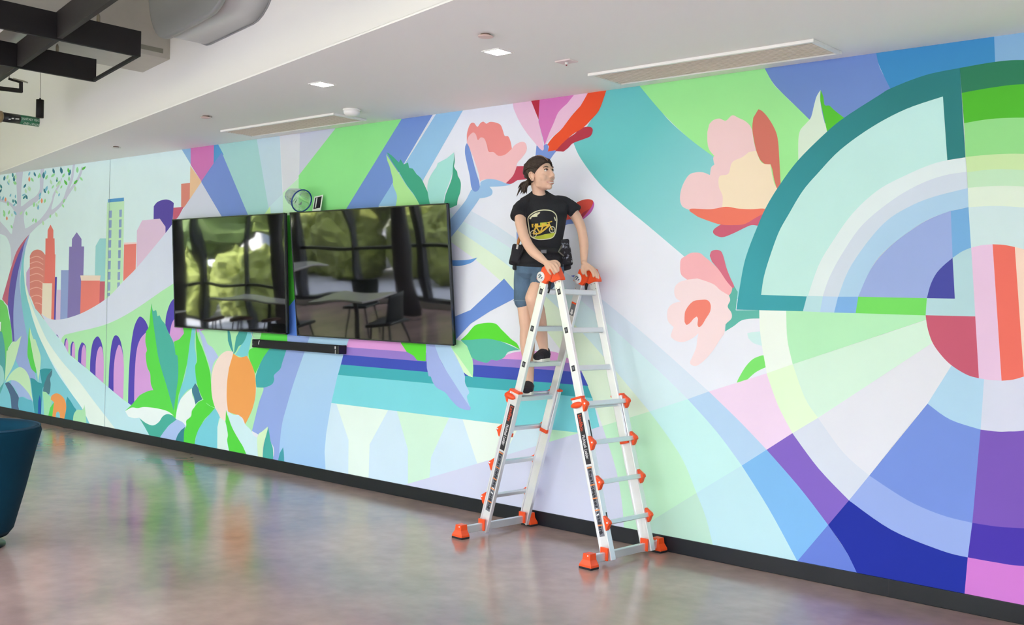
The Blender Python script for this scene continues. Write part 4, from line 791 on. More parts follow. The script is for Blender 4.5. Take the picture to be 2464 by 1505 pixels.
# ================================================================== ceiling fixtures
def downlight(x, y, label):
    r = empty('recessed_light', (x, y, HC)); tag(r, label, 'ceiling light', 'square recessed lights')
    MB().box((-.062, 0, -.002), (.012, .136, .006)).box((.062, 0, -.002), (.012, .136, .006)).box((0, -.062, -.002), (.112, .012, .006)).box((0, .062, -.002), (.112, .012, .006)).build('trim_ring', mat('fixture_white', 'f2f0ea', rough=.4), r)
    MB().box((0, 0, -.001), (.112, .112, .003)).build('lens', mat('lit_lens', (.9, .9, .9), emit=(1, .98, .94), estr=14), r)
downlight(-4.20, -1.268, 'lit square recessed ceiling light between the round cover and the sensor plate')
downlight(-5.82, -1.267, 'lit square recessed ceiling light above the left end of the right television')
def diffuser(x0, x1, y0, y1, label):
    r = empty('air_diffuser', ((x0+x1)/2, (y0+y1)/2, HC)); tag(r, label, 'air vent', 'long ceiling diffusers')
    W = x1-x0; D = y1-y0
    f = MB().box((0, -D/2+.012, -.009), (W, .024, .018), bev=.003).box((0, D/2-.012, -.009), (W, .024, .018), bev=.003).box((-W/2+.012, 0, -.009), (.024, D-.05, .018), bev=.003).box((W/2-.012, 0, -.009), (.024, D-.05, .018), bev=.003)
    f.build('frame', MATS['fixture_white'], r)
    MB().box((0, 0, -.001), (W-.05, D-.05, .002)).build('backing', mat('vent_backing', 'd2ccbf', rough=.7), r)
    ns = 11
    me = None
    for k in range(ns):
        y = -D/2+.04+(D-.08)*k/(ns-1)
        if me is None:
            s = MB().bar((-W/2+.03, 0, -.008), (W/2-.03, 0, -.008), .016, .003, (0, .55, .83)).build('slat', mat('vent_slat', 'e6dccb', rough=.5), r); me = s.data
        else:
            s = bpy.data.objects.new('slat', me); COL.objects.link(s); s.parent = r
        s.location = (0, y, 0)
diffuser(-4.125, -2.60, -.505, -.145, 'long slatted air diffuser in the ceiling above the green field and blue arc')
diffuser(-8.21, -6.64, -.505, -.16, 'long slatted air diffuser in the ceiling above the left television')
def cap(x, y, label, tint='e6c9bd'):
    r = empty('sprinkler_cover', (x, y, HC)); tag(r, label, 'sprinkler', 'round sprinkler covers')
    MB().lathe([(.043, -.011), (.043, -.014), (.038, -.0165), (.0, -.0165)][::-1]+[(.043, -.011), (.001, -.011)]).build('cover_plate', mat('cover_'+tint, tint, rough=.4), r)
    MB().lathe([(.001, 0), (.028, 0), (.028, -.012), (.001, -.012)]).build('cup', mat('cover_cup_brown', '8a7364', rough=.5), r)  # darker brown cup between plate and ceiling
cap(-3.983, -1.607, 'pinkish round sprinkler cover nearest the camera, beside the square light')
cap(-7.668, -.995, 'pinkish round sprinkler cover left of the far air diffuser')
cap(-10.07, -.49, 'pale round sprinkler cover furthest away, above the painted skyline', 'd9d8cf')
sm = empty('smoke_detector', (-6.41, -.51, HC)); tag(sm, 'white domed smoke detector beside the far air diffuser', 'smoke detector')
MB().lathe([(.001, 0), (.07, 0), (.07, -.012), (.001, -.012)]).build('base', MATS['fixture_white'], sm)
MB().lathe([(.064, -.012), (.062, -.03), (.05, -.045), (.03, -.052), (.001, -.053)]).build('dome', MATS['fixture_white'], sm)
se = empty('sensor_plate', (-4.02, -.85, HC)); tag(se, 'square white ceiling plate with a tiny red sensor', 'sensor')
MB().box((0, 0, -.004), (.115, .085, .008), bev=.003).build('plate', mat('plate_pink', 'ead9d6', rough=.4), se)
MB().lathe([(.011, -.008), (.011, -.016), (.007, -.022), (.001, -.023)]).build('sensor_head', MATS['fixture_white'], se)
MB().ball((0, 0, -.024), .0055).build('red_lamp', mat('sensor_red', '8a1f22', rough=.3), se)

# ================================================================== open ceiling: baffles, ducts, pipe, pendant
M_baf = mat('baffle_black', '0d0a08', rough=.7)
M_baf2 = mat('baffle_brown', '241f1a', rough=.65)
def baffle_x(x, y0, y1, label, wt=1.39):
    r = empty('ceiling_baffle', (x, y1, 3.20)); tag(r, label, 'ceiling baffle', 'black beams of the ceiling grid')
    MB().box((0, (y0-y1)/2, .0865), (.032, y1-y0, .173), bev=.002).build('beam', M_baf, r)
    for yy in (-.30, -1.0, -2.0):
        if yy > y0-y1:
            MB().tube([(0, yy, .17), (0, yy, wt)], .004, 6).build('wire', mat('wire_steel', 'a8a493', rough=.4, metal=.6), r)
            MB().lathe([(.012, .17), (.012, .21), (.006, .23), (.001, .23)], (0, yy, 0), 8).build('wire_grip', mat('grip_brass', '8c8672', rough=.4, metal=.6), r)
baffle_x(-6.747, -5.6, -2.103, 'black ceiling baffle beam nearest the round duct, pointing at the white bulkhead')
baffle_x(-7.841, -5.6, -1.859, 'lower black ceiling baffle beam above the cylinder pendant, pointing at the bulkhead', .233)
def baffle_f(p, L0, L1, label):
    p = Vector(p); r = empty('ceiling_baffle', p); tag(r, label, 'ceiling baffle', 'black beams of the ceiling grid')
    MB().bar(ED*L0+Vector((0, 0, .095)), ED*L1+Vector((0, 0, .095)), .173, .035, bev=.002).build('beam', M_baf2, r)
    MB().tube([ED*(L0+.4)+Vector((0, 0, .17)), ED*(L0+.4)+Vector((0, 0, 1.39))], .004, 6).build('wire', MATS['wire_steel'], r)
baffle_f((-6.747, -2.664, 3.202), -4.0, 4.5, 'brownish cross beam of the ceiling grid running toward the round duct')
baffle_f((-6.747, -3.473, 3.202), -4.0, 2.4, 'brownish cross beam of the ceiling grid at the far left, second row')
tb = MB().bar(Vector((-7.841, -1.872, 3.21)), Vector((-6.747, -2.114, 3.21)), .022, .02).build('edge_trim', M_baf); tag(tb, 'thin dark trim joining the two black baffle ends', 'trim')
lf = empty('linear_light', (-7.28, -2.90, 3.29)); tag(lf, 'white linear light fixture tucked inside the black ceiling grid', 'light fixture')
MB().bar(ED*-.35, ED*.35, .05, .12, bev=.004).build('housing', MATS['fixture_white'], lf)
MB().bar(ED*-.30+Vector((0, 0, -.027)), ED*.30+Vector((0, 0, -.027)), .004, .06).build('slot', mat('slot_grey', '8d949c', rough=.3), lf)
MB().tube([(0, 0, .025), (0, 0, 1.3)], .004, 6).build('wire', MATS['wire_steel'], lf)
# rectangular duct entering the bulkhead
def fpt(s, z, out=0.0): return EA+ED*s+EN*(-out)+Vector((0, 0, z))
sA = (Vector((-7.606, -1.371, 0))-EA).dot(ED); sB = (Vector((-8.251, -1.238, 0))-EA).dot(ED)
rd = empty('rectangular_duct', fpt((sA+sB)/2, 3.435)); tag(rd, 'plain grey rectangular duct running into the white bulkhead behind the baffles', 'duct')
M_duct = mat('galvanised_duct', (.46, .44, .38), rough=.45, metal=.35, noise_amt=.1, noise_scale=6)
hw = (sA-sB)/2
cross = [(-hw, 0), (hw, 0), (hw, 1.155), (-hw, 1.155)]
MB().prism([ED*a+Vector((0, 0, z)) for a, z in cross], (0, -3.4, 0)).build('duct_body', M_duct, rd)
MB().prism([ED*(hw+.002)+Vector((0, -.06, .035)), ED*(hw+.002)+Vector((0, -.06, .07)), ED*(hw+.004)+Vector((0, -.06, .07)), ED*(hw+.004)+Vector((0, -.06, .035))], (0, -3.3, 0)).build('seam', mat('duct_seam', (.2, .2, .15), rough=.6), rd)
# flat-oval duct
sc_ = (Vector((-6.757, -1.547, 0))-EA).dot(ED); sd2 = (Vector((-6.011, -1.701, 0))-EA).dot(ED)
cd = empty('oval_duct', fpt((sc_+sd2)/2, 3.40)); tag(cd, 'large flat-oval grey duct at the top of the picture, entering the white bulkhead', 'duct')
M_rd = mat('spiral_duct', (.54, .545, .54), rough=.38, metal=.4, noise_amt=.08, noise_scale=3)
hf, rr3 = (sd2-sc_)/2, .40
def oval(off, g=0.0):
    r_ = rr3+g
    pts = [(hf+r_*math.sin(t_*math.pi/16), rr3-r_*math.cos(t_*math.pi/16)) for t_ in range(17)]+[(-hf-r_*math.sin(t_*math.pi/16), rr3+r_*math.cos(t_*math.pi/16)) for t_ in range(17)]
    return [ED*a+Vector((0, -off, b_)) for a, b_ in pts]
MB().loft([oval(-.02), oval(.18), oval(.33)]).build('duct_body', M_rd, cd)
MB().loft([oval(.315, 0), oval(.315, .022), oval(.35, .022), oval(.35, 0)]).build('flange', mat('oval_flange', (.33, .34, .32), rough=.45, metal=.3), cd)
MB().loft([oval(.345, -.05), oval(.348, -.05)]).build('end_panel', mat('duct_end', (.47, .50, .53), rough=.4, metal=.3), cd)
MB().loft([oval(.0, .006), oval(.012, .006)]).build('wall_collar', MATS['oval_flange'], cd)
# vent pipe with its label
vp = empty('vent_pipe', (-11.73, -.5, 3.445)); tag(vp, 'thin pipe with black and green SANITARY VENT label entering the bulkhead', 'pipe')
def ring(y, r_, seg=20): return [Vector((r_*math.cos(2*math.pi*i/seg), y, r_*math.sin(2*math.pi*i/seg))) for i in range(seg)]
MB().loft([ring(.1, .05), ring(-5.0, .05)]).build('pipe', mat('pipe_white', 'd9d6c8', rough=.5), vp)
MB().loft([ring(.02, .0515), ring(-.235, .0515)]).build('green_band', mat('band_green', '1f6d4c', rough=.4), vp)
MB().loft([ring(-.235, .0517), ring(-.415, .0517)]).build('black_band', mat('band_black', '15191c', rough=.4), vp)
MB().loft([ring(-.425, .064), ring(-.47, .064)]).build('pipe_collar', mat('collar_copper', 'a08a6a', rough=.4, metal=.6), vp)
M_lab = mat('label_white', 'cfe3d6', rough=.4)
tn = Vector((.80, 0, -.60)).normalized()
for ang, rev in ((R(6), False), (R(-44), True)):
    nrm = Vector((math.cos(ang), 0, math.sin(ang))); tdir = Vector((0, 1, 0)); vdir = nrm.cross(tdir)
    if rev: text_mesh('SANITARY VENT', .040, 'label_text', M_lab, vp, nrm*.0518+Vector((0, .0, 0)), -tdir, -vdir, squash=.68)
    else: text_mesh('SANITARY VENT', .040, 'label_text', M_lab, vp, nrm*.0518+Vector((0, -.228, 0)), tdir, vdir, squash=.68)
nrm = Vector((math.cos(R(-20)), 0, math.sin(R(-20)))); v_ = nrm.cross(Vector((0, 1, 0)))
for y_, w_, b0, b1 in ((-.365, .022, -.012, .002), (-.335, .026, .002, .014), (-.295, .040, .004, .016)):
    MB().prism([nrm*.0522+Vector((0, y_+a, 0))+v_*b_ for a, b_ in ((0, b0), (w_, b0+.003), (w_, b1+.003), (0, b1))], nrm*.001).build('flow_mark', mat('print_white', 'd8dcd8', rough=.4), vp)
# cylinder pendant
pc = at(96, 262, 10.4); pd = empty('pendant_light', pc); tag(pd, 'black cylinder pendant light hanging left of the white bulkhead', 'pendant light')
MB().lathe([(.001, .088), (.036, .088), (.036, -.088), (.030, -.088), (.029, -.06), (.001, -.06)]).build('shade', M_baf, pd)
MB().lathe([(.001, .105), (.008, .105), (.008, .088), (.001, .088)], seg=10).build('strain_relief', M_baf, pd)
MB().tube([(0, 0, .10), (0, 0, DECK-pc.z)], .0022, 6).build('cord', mat('cord_grey', '6c675c', rough=.6), pd)
MB().lathe([(.001, -.062), (.028, -.062), (.028, -.066), (.001, -.066)], seg=16).build('lamp', mat('warm_lamp', (.9, .8, .7), emit=(1, .80, .60), estr=8), pd)
# small black bracket frame below the grid
bf = empty('hanging_bracket', at(20, 208, 9.6)); tag(bf, 'small open black bracket frame hanging under the ceiling grid at the left edge', 'bracket')
o0 = bf.location
def bl(px, py): return at(px, py, 9.6)-o0
MB().bar(bl(-60, 206), bl(52, 219), .036, .03).build('lower_bar', M_baf, bf)
MB().bar(bl(50.5, 222), bl(50.5, 197), .022, .03, wdir=CR).build('upright', M_baf, bf)
MB().bar(bl(52, 199), bl(22, 190), .02, .03).build('upper_bar', M_baf, bf)
MB().bar(bl(64, 198), bl(34, 190), .012, .05).build('clip', mat('clip_grey', 'a9a698', rough=.4), bf)
MB().tube([bl(22, 190), bl(22, 190)+Vector((0, 0, DECK-3.62-.15))], .004, 6).build('wire', MATS['wire_steel'], bf)
# ================================================================== ladder
M_alu = mat('ladder_aluminium', (.84, .85, .87), rough=.36, metal=.55, noise_amt=.05, noise_scale=12)
M_rung = mat('rung_aluminium', (.70, .74, .76), rough=.34, metal=.6)
M_or = mat('ladder_orange', 'f2511c', rough=.38)
M_blk = mat('ladder_label_black', '23222c', rough=.45)
M_wht = mat('ladder_label_white', 'f2f2f4', rough=.45)
M_gry = mat('ladder_label_grey', '74767f', rough=.5)
M_rub = mat('ladder_rubber', '17171a', rough=.7)
LAD = empty('multi_position_ladder', (-4.36, -.335, 0), R(-3.4))
tag(LAD, 'white aluminium A-frame ladder with orange hinges and feet, standing before the mural', 'ladder')
KL = .502/1.74
def lp(s, z, y=0.0, o=0.0):
    """point on side s (-1 left, 1 right) of the A at height z; o = offset outward across the rail"""
    c = 1/math.sqrt(1+KL*KL)
    return Vector((s*(.058+(1.74-z)*KL)+s*o*c, y, z+o*c*KL))
def rdir(s): return Vector((s*KL, 0, -1)).normalized()
def wdir(s): return Vector((s, 0, KL)).normalized()
INNER_Z = (1.665, 1.42, 1.18)
OUTER_Z = (.952, .716, .478, .239)
for s in (-1, 1):
    for yv in (-1, 1):
        # inner rail
        m_ = MB(); y0 = yv*.176
        m_.bar(lp(s, 1.765, y0), lp(s, .70, y0), .058, .026, wdir(s), bev=.004)
        ri = m_.build('inner_rail', M_alu, LAD)
        MB().bar(lp(s, .716, y0), lp(s, .69, y0), .064, .03, wdir(s), bev=.003).build('end_tip', M_or, ri)
        rv = MB()
        for zz in (1.725, 1.69):
            for oo in (-.016, .016): rv.ball(lp(s, zz, y0-.0135, oo), .0035, seg=8, ring=5)
        q = rv.build('rivets', MATS.get('rivet') or mat('rivet', 'a5a5ac', rough=.4, metal=.6), ri); q['kind'] = 'stuff'
        # outer rail: a C channel with raised lips
        y1 = yv*.198; m_ = MB()
        m_.bar(lp(s, .995, y1), lp(s, .022, y1), .080, .022, wdir(s), bev=.002)
        for oo in (-.036, .036): m_.bar(lp(s, .995, y1-.013, oo), lp(s, .022, y1-.013, oo), .010, .010, wdir(s), bev=.002)
        m_.bar(lp(s, .995, y1+.012, 0.034), lp(s, .022, y1+.012, .034), .008, .03, wdir(s))
        ro = m_.build('outer_rail', M_alu, LAD)
        MB().bar(lp(s, 1.003, y1-.002), lp(s, .990, y1-.002), .088, .044, wdir(s), bev=.003).build('collar', M_or, ro)
        # lock knob
        M3 = Matrix((wdir(s), Vector((0, 1, 0)), -rdir(s))).transposed()
        kb = MB()
        kb.ball(lp(s, .955, y1-.020 if yv < 0 else y1+.030, -.005 if s > 0 else .03), (.048, .020, .020), M3)
        kb.build('lock_knob', M_or, ro)
        if yv < 0:
            # long print on the near rails
            yf = y1-.0115
            lb = MB().bar(lp(s, .905, yf, -.004), lp(s, .595, yf, -.004), .042, .0016, wdir(s)).build('name_label', M_blk, ro)
            text_mesh('Landibou', .040, 'label_text', M_or, ro, lp(s, .897, yf-.0012, -.004), rdir(s), (1, 0, KL*s) if s > 0 else (1, 0, -KL), squash=.72)
            text_mesh('Multitask Ladder', .036, 'label_text', M_wht, ro, lp(s, .772, yf-.0012, -.004), rdir(s), (1, 0, KL*s) if s > 0 else (1, 0, -KL), squash=.62)
            st_ = MB().bar(lp(s, .582, yf, -.004), lp(s, .165, yf, -.004), .040, .0016, wdir(s)).build('warning_label', M_gry, ro)
            wr = MB(); rq = random.Random(5)
            z_ = .575
            while z_ > .175:
                h_ = rq.choice((.006, .010, .016)); mi_ = rq.choice((0, 0, 0, 1))
                wr.bar(lp(s, z_, yf-.001, rq.uniform(-.012, -.002)), lp(s, max(.168, z_-h_), yf-.001, rq.uniform(-.010, .0)), rq.uniform(.016, .026), .0008, wdir(s), mi=mi_); z_ -= h_+.006
            for zz in (.578, .475, .395, .325, .235): wr.bar(lp(s, zz, yf-.0012, -.004), lp(s, zz-.008, yf-.0012, -.004), .040, .0008, wdir(s), mi=3)
            q = wr.build('warning_print', [M_blk, M_wht, M_gry, mat('label_orange', 'e08a52', rough=.5)], ro); q['kind'] = 'stuff'
            for zz in INNER_Z:
                MB().bar(lp(s, zz+.018, y0-.0138), lp(s, zz-.018, y0-.0138), .026, .001, wdir(s)).build('size_tag', M_blk, ri)
                MB().bar(lp(s, zz+.010, y0-.0146), lp(s, zz-.008, y0-.0146), .012, .0006, wdir(s)).build('size_print', M_gry, ri)
            if s > 0:
                # side print on the outer edge
                for za, zb_ in ((.855, .72), (.30, .20)):
                    MB().bar(lp(s, za, y1+.012, .0392), lp(s, zb_, y1+.012, .0392), .02, .001, (0, 1, 0)).build('edge_label', M_blk, ro)
        elif s < 0:
            MB().bar(lp(s, 1.60, y0-.0138), lp(s, 1.51, y0-.0138), .040, .001, wdir(s)).build('safety_label', M_gry, ri)
            MB().bar(lp(s, 1.60, y0-.0145), lp(s, 1.588, y0-.0145), .040, .0008, wdir(s)).build('safety_stripe', M_or, ri)
            MB().prism([lp(s, z_, y0-.0148, o_) for z_, o_ in ((1.55, -.008), (1.55, .008), (1.53, .008), (1.53, .014), (1.513, 0), (1.53, -.014), (1.53, -.008))], (0, -.0006, 0)).build('safety_arrow', M_wht, ri)
    # rungs
    for zz in INNER_Z:
        MB().bar(lp(s, zz, -.165), lp(s, zz, .165), .034, .026, rdir(s), bev=.005).build('rung', M_rung, LAD)
    for i, zz in enumerate(OUTER_Z):
        rg = MB().bar(lp(s, zz, -.205, .050), lp(s, zz, .205, .050), .030, .024, rdir(s), bev=.005).build('rung', M_rung, LAD)
        for yv in (-1, 1):
            prof = [(-.046, .040), (-.018, .066), (-.006, .078), (.010, .080), (.020, .066), (.040, .052), (.048, .040)]
            P_ = [lp(s, zz, yv*.205-(.016 if yv < 0 else .010), o_)+rdir(s)*a_ for a_, o_ in prof]
            br = MB().prism(P_, (0, .030, 0), bev=.003).build('bracket', M_or, rg)
            MB().ball(lp(s, zz, yv*.205-.018 if yv < 0 else yv*.205+.022, .066), .006, seg=8, ring=6).build('rivet', M_wht, rg)
    # inner rung in line with the lock
    MB().bar(lp(s, .945, -.165), lp(s, .945, .165), .034, .026, rdir(s), bev=.005).build('rung', M_rung, LAD)
    # stabiliser bar and feet
    y0b, y1b = ((-.42, .245) if s < 0 else (-.37, .315))
    xb = lp(s, .058).x
    MB().bar((xb, y0b+.02, .052), (xb, y1b-.02, .052), .052, .026, bev=.004).build('stabiliser_bar', M_rung, LAD)
    for yv in (-1, 1):
        MB().bar((xb-.018*s, yv*.198-.026, .062), (xb-.018*s, yv*.198+.026, .062), .075, .07, bev=.006).build('bar_clamp', M_or, LAD) if False else None
        MB().box((xb, yv*.198-.030, .066), (.060, .012, .080), bev=.004).build('bar_clamp', M_or, LAD)
    for yy, sg in ((y0b, -1), (y1b, 1)):
        f = MB()
        def rect(hx, hy, z, yo): return [Vector((xb+a*hx, yy+yo+b_*hy, z)) for a, b_ in ((-1, -1), (1, -1), (1, 1), (-1, 1))]
        f.loft([rect(.048, .036, .013, sg*.0), rect(.047, .035, .026, sg*.0), rect(.030, .029, .056, -sg*.003), rect(.027, .027, .092, -sg*.004)], smooth=False)
        ft = f.build('foot', M_or, LAD)
        MB().box((xb, yy, .007), (.098, .074, .014), bev=.003).build('rubber_sole', M_rub, ft)
        MB().ball((xb+.01, yy+sg*-.004-.0275, .080), .005, seg=8, ring=6).build('rivet', M_wht, ft)
# hinges
for yv in (-1, 1):
    yc = yv*.182
    prof = [(-.108, -.030), (-.098, .004), (-.070, .020), (-.058, .048), (-.030, .058), (.045, .056), (.062, .050), (.078, .022), (.100, -.018), (.104, -.034), (.072, -.036), (.030, -.052), (.006, -.040), (-.010, -.046), (-.028, -.062), (-.060, -.052)]
    h = MB().prism([(a, yc-.027, 1.775+b_) for a, b_ in prof], (0, .054, 0), bev=.005).build('hinge', M_or, LAD)
    MB().prism([(.012+.01*k, yc-.030, 1.775-.04+.09*k/3) for k in range(4)]+[(.024+.01*k, yc-.030, 1.775-.04+.09*k/3) for k in range(3, -1, -1)], (0, .003, 0)).build('hinge_fold', mat('ladder_orange_deep', 'd9431a', rough=.4), h)
    Mz = Matrix.Rotation(R(90), 3, 'X')
    MB().lathe([(.001, .0), (.034, .0), (.034, .004), (.001, .004)], (-.066, yc-.026, 1.760), 20, Mz).build('logo_disc', M_wht, h)
    g_ = MB()
    g_.bar((-.080, yc-.0312, 1.752), (-.058, yc-.0312, 1.772), .010, .001, (0, 0, 1)).bar((-.062, yc-.0312, 1.748), (-.048, yc-.0312, 1.757), .008, .001, (0, 0, 1))
    g_.bar((-.086, yc-.0312, 1.768), (-.066, yc-.0312, 1.778), .006, .001, (0, 0, 1))
    g_.build('logo_mark', mat('logo_grey', '5f7080', rough=.4), h)
    MB().tube([(.0, yc, 1.738), (-.012, yc, 1.71), (-.022, yc+.01, 1.675), (-.03, yc+.01, 1.655)], [.010, .010, .006, .006], 8).build('release_strap', M_rub, h)
# ================================================================== the person on the ladder
M_skin = mat('skin', (.74, .47, .34), rough=.5, spec=.4, noise_amt=.05, noise_scale=25)
M_tee = mat('tshirt_black', '1a1b22', rough=.85, bump=.25, bump_scale=120)
M_jean = mat('denim', (.088, .155, .245), rough=.85, noise_amt=.4, noise_scale=11, bump=.3, bump_scale=200)
M_hair = mat('hair_brown', (.040, .023, .015), rough=.45, spec=.4, noise_amt=.5, noise_scale=60, bump=.6, bump_scale=110)
M_shoe = mat('shoe_canvas', '25232a', rough=.85, bump=.2, bump_scale=250)
M_sole = mat('shoe_sole', 'e6e6da', rough=.6)
K = 7.1/FPX          # metres per photo pixel at the person's distance
ir, iu, ic = CR, Vector((0, 0, 1)), -CF     # image right, up, toward the room's glazing
def path(lst): return [at(a, b_, c) for a, b_, c in lst]
def limb(mb, lst, rad, n=5, seg=16):
    pts = spline(path(lst), n=n)
    rs = [v.x for v in spline([Vector((r_, 0, 0)) for r_ in rad], n=n)]
    mb.tube(pts, rs, seg)
    mb.ball(pts[0], rs[0], seg=seg, ring=8); mb.ball(pts[-1], rs[-1], seg=seg, ring=8)

# ---- head frame
HF = (ir*.72+ic*.69+iu*.10).normalized()
HU = (iu*1.0-ir*.10); HU = (HU-HF*HU.dot(HF)).normalized()
HS = HU.cross(HF).normalized()          # person's left ... away from the camera
HC_ = at(1300, 421, 7.17)
HK = 1.07
HM = Matrix((HF, HS, HU)).transposed()
def hp(f, s_, u): return HC_+(HF*f+HS*s_+HU*u)*HK
near = 1 if HS.dot(ic) > 0 else -1      # side of the head turned to the camera
body = MB()
def hball(c, r, M, a, b_): body.ball(c, tuple(q*HK for q in r), M, a, b_)
hball(hp(-.012, 0, .030), (.092, .073, .083), HM, 24, 16)
hball(hp(.022, 0, -.012), (.066, .062, .088), HM, 24, 16)
hball(hp(.030, 0, -.062), (.046, .042, .040), HM, 20, 12)
hball(hp(.060, 0, -.088), (.020, .022, .017), HM, 16, 10)
for sd_ in (-1, 1):
    hball(hp(.052, sd_*.036, -.028), (.028, .024, .026), HM, 14, 10)
    hball(hp(.012, sd_*.038, -.060), (.028, .012, .024), HM, 14, 10)
    hball(hp(.070, sd_*.028, .030), (.016, .020, .009), HM, 12, 8)
    hball(hp(-.006, sd_*.073, -.012), (.019, .008, .031), HM, 14, 10)
    hball(hp(.093, sd_*.011, -.030), (.010, .007, .007), HM, 10, 8)
body.tube([hp(.076, 0, .028), hp(.094, 0, .004), hp(.106, 0, -.022)], [.008, .009, .011], 10)
hball(hp(.104, 0, -.024), (.012, .011, .010), HM, 12, 8)
hball(hp(.083, 0, -.060), (.012, .024, .007), HM, 14, 8)
hball(hp(.082, 0, -.072), (.011, .021, .007), HM, 14, 8)
# ---- neck and torso core (hidden under the shirt)
limb(body, [(1293, 446, 7.20), (1297, 466, 7.21), (1302, 492, 7.22)], [.044, .043, .058])
limb(body, [(1303, 500, 7.22), (1304, 560, 7.22), (1302, 615, 7.22), (1298, 645, 7.22)], [.085, .085, .085, .095])
# ---- arms
limb(body, [(1254, 506, 7.15), (1252, 531, 7.10), (1260, 566, 7.02), (1272, 592, 6.98)], [.034, .038, .035, .033])
limb(body, [(1272, 592, 6.98), (1283, 606, 6.94), (1298, 619, 6.90), (1311, 630, 6.87)], [.033, .034, .029, .0215])
limb(body, [(1364, 497, 7.26), (1381, 514, 7.25), (1395, 540, 7.22), (1401, 560, 7.20)], [.034, .037, .034, .032])
limb(body, [(1401, 560, 7.20), (1405, 588, 7.19), (1405, 612, 7.17), (1405, 632, 7.15)], [.032, .032, .027, .021])
# ---- hands: palm plus five fingers each
def hand(wrist, knuckles, fingers, thumb, back):
    w = at(*wrist)
    for kk in knuckles:
        k_ = at(*kk); body.tube([w, w.lerp(k_, .5), k_], [.017, .0135, .0115], 10); body.ball(k_, .0115, seg=10, ring=8)
    for a, b_ in zip(knuckles[:-1], knuckles[1:]):
        body.tube([at(*a), at(*b_)], .011, 10); body.tube([w.lerp(at(*a), .5), w.lerp(at(*b_), .5)], .013, 10)
    body.ball(w, .021, seg=12, ring=8)
    for f_ in fingers+[thumb]:
        pts = path(f_); r0 = .0095 if f_ is not thumb else .0110
        body.tube(spline(pts, n=3), [r0-(.0022*i/(len(spline(pts, n=3))-1)) for i in range(len(spline(pts, n=3)))], 10)
        body.ball(pts[-1], r0-.0022, seg=10, ring=8); body.ball(pts[0], r0+.001, seg=10, ring=8)
hand((1312, 631, 6.865), [(1317, 646, 6.83), (1323, 642, 6.82), (1330, 638, 6.82), (1337, 635, 6.83)],
     [[(1317, 646, 6.83), (1320, 653, 6.805), (1325, 660, 6.80)], [(1323, 642, 6.82), (1329, 650, 6.792), (1334, 659, 6.79)], [(1330, 638, 6.82), (1337, 647, 6.792), (1340, 655, 6.79)], [(1337, 635, 6.83), (1343, 643, 6.80), (1344, 652, 6.795)]],
     [(1322, 632, 6.86), (1336, 629, 6.85), (1345, 635, 6.84), (1346, 641, 6.835)], None)
hand((1405, 633, 7.14), [(1409, 650, 7.10), (1418, 647, 7.10), (1426, 646, 7.10), (1431, 649, 7.11)],
     [[(1409, 650, 7.10), (1409, 658, 7.075), (1412, 665, 7.065)], [(1418, 647, 7.10), (1425, 655, 7.06), (1428, 666, 7.045)], [(1426, 646, 7.10), (1433, 656, 7.05), (1435, 668, 7.03)], [(1431, 649, 7.11), (1438, 659, 7.06), (1440, 670, 7.04)]],
     [(1402, 640, 7.12), (1400, 650, 7.10), (1403, 659, 7.085)], None)
# ---- legs: the standing leg and the bent leg in front
limb(body, [(1270, 655, 7.26), (1266, 705, 7.25), (1266, 757, 7.24), (1270, 790, 7.25)], [.085, .072, .054, .053])
limb(body, [(1270, 790, 7.25), (1269, 825, 7.27), (1272, 870, 7.27), (1274, 912, 7.26), (1271, 932, 7.25)], [.053, .052, .040, .030, .032])
limb(body, [(1326, 645, 7.23), (1312, 672, 7.14), (1294, 697, 7.08), (1284, 718, 7.06)], [.085, .076, .062, .058])
limb(body, [(1284, 718, 7.06), (1294, 760, 7.12), (1301, 800, 7.17), (1308, 838, 7.20), (1309, 855, 7.20)], [.058, .054, .046, .031, .032])
PER = remeshed(body, 'person', M_skin, .0042, 3)
tag(PER, 'person in black printed t-shirt and denim shorts leaning on the ladder top, looking right', 'person')

# ---- face details
eyes = MB()
for sd_ in (-1, 1):
    e = MB().ball(hp(.0765, sd_*.0305, .0125), (.010, .0125, .0075), HM, 14, 10).build('eye', mat('eye_white', 'e9e2dc', rough=.25), PER)
    MB().ball(hp(.0850, sd_*.0285-.002, .0140), (.0035, .0058, .0060), HM, 12, 8).build('iris', mat('iris_dark', '2a1a14', rough=.2), e)
    MB().tube([hp(.0745, sd_*.0445, .0165), hp(.0850, sd_*.031, .0215), hp(.0845, sd_*.018, .0165)], .0019, 6).build('upper_lid', mat('lash_dark', '2b1c17', rough=.6), e)
    MB().tube(spline([hp(.0720, sd_*.048, .0300), hp(.0850, sd_*.034, .0355), hp(.0885, sd_*.017, .0315)], n=4), [.0012, .0016, .0019, .0022, .0024, .0026, .0026, .0026, .002], 6).build('eyebrow', mat('brow_brown', '2e1c14', rough=.7), PER)
MB().tube(spline([hp(.070, -.024, -.0575), hp(.0885, -.014, -.0645), hp(.0955, 0, -.0665), hp(.0885, .014, -.0645), hp(.070, .024, -.0575)], n=4), .0034, 8).build('teeth', mat('teeth_white', 'ece6de', rough=.3), PER)
MB().tube(spline([hp(.067, -.028, -.0555), hp(.0895, -.015, -.0600), hp(.0970, 0, -.0615), hp(.0895, .015, -.0600), hp(.067, .028, -.0555)], n=4), [.0012]+[.0026]*15+[.0012], 8).build('upper_lip', mat('lip_pink', (.55, .22, .18), rough=.4), PER)
MB().tube(spline([hp(.068, -.026, -.0585), hp(.0885, -.014, -.0690), hp(.0950, 0, -.0720), hp(.0885, .014, -.0690), hp(.068, .026, -.0585)], n=4), [.0012]+[.0032]*15+[.0012], 8).build('lower_lip', MATS['lip_pink'], PER)
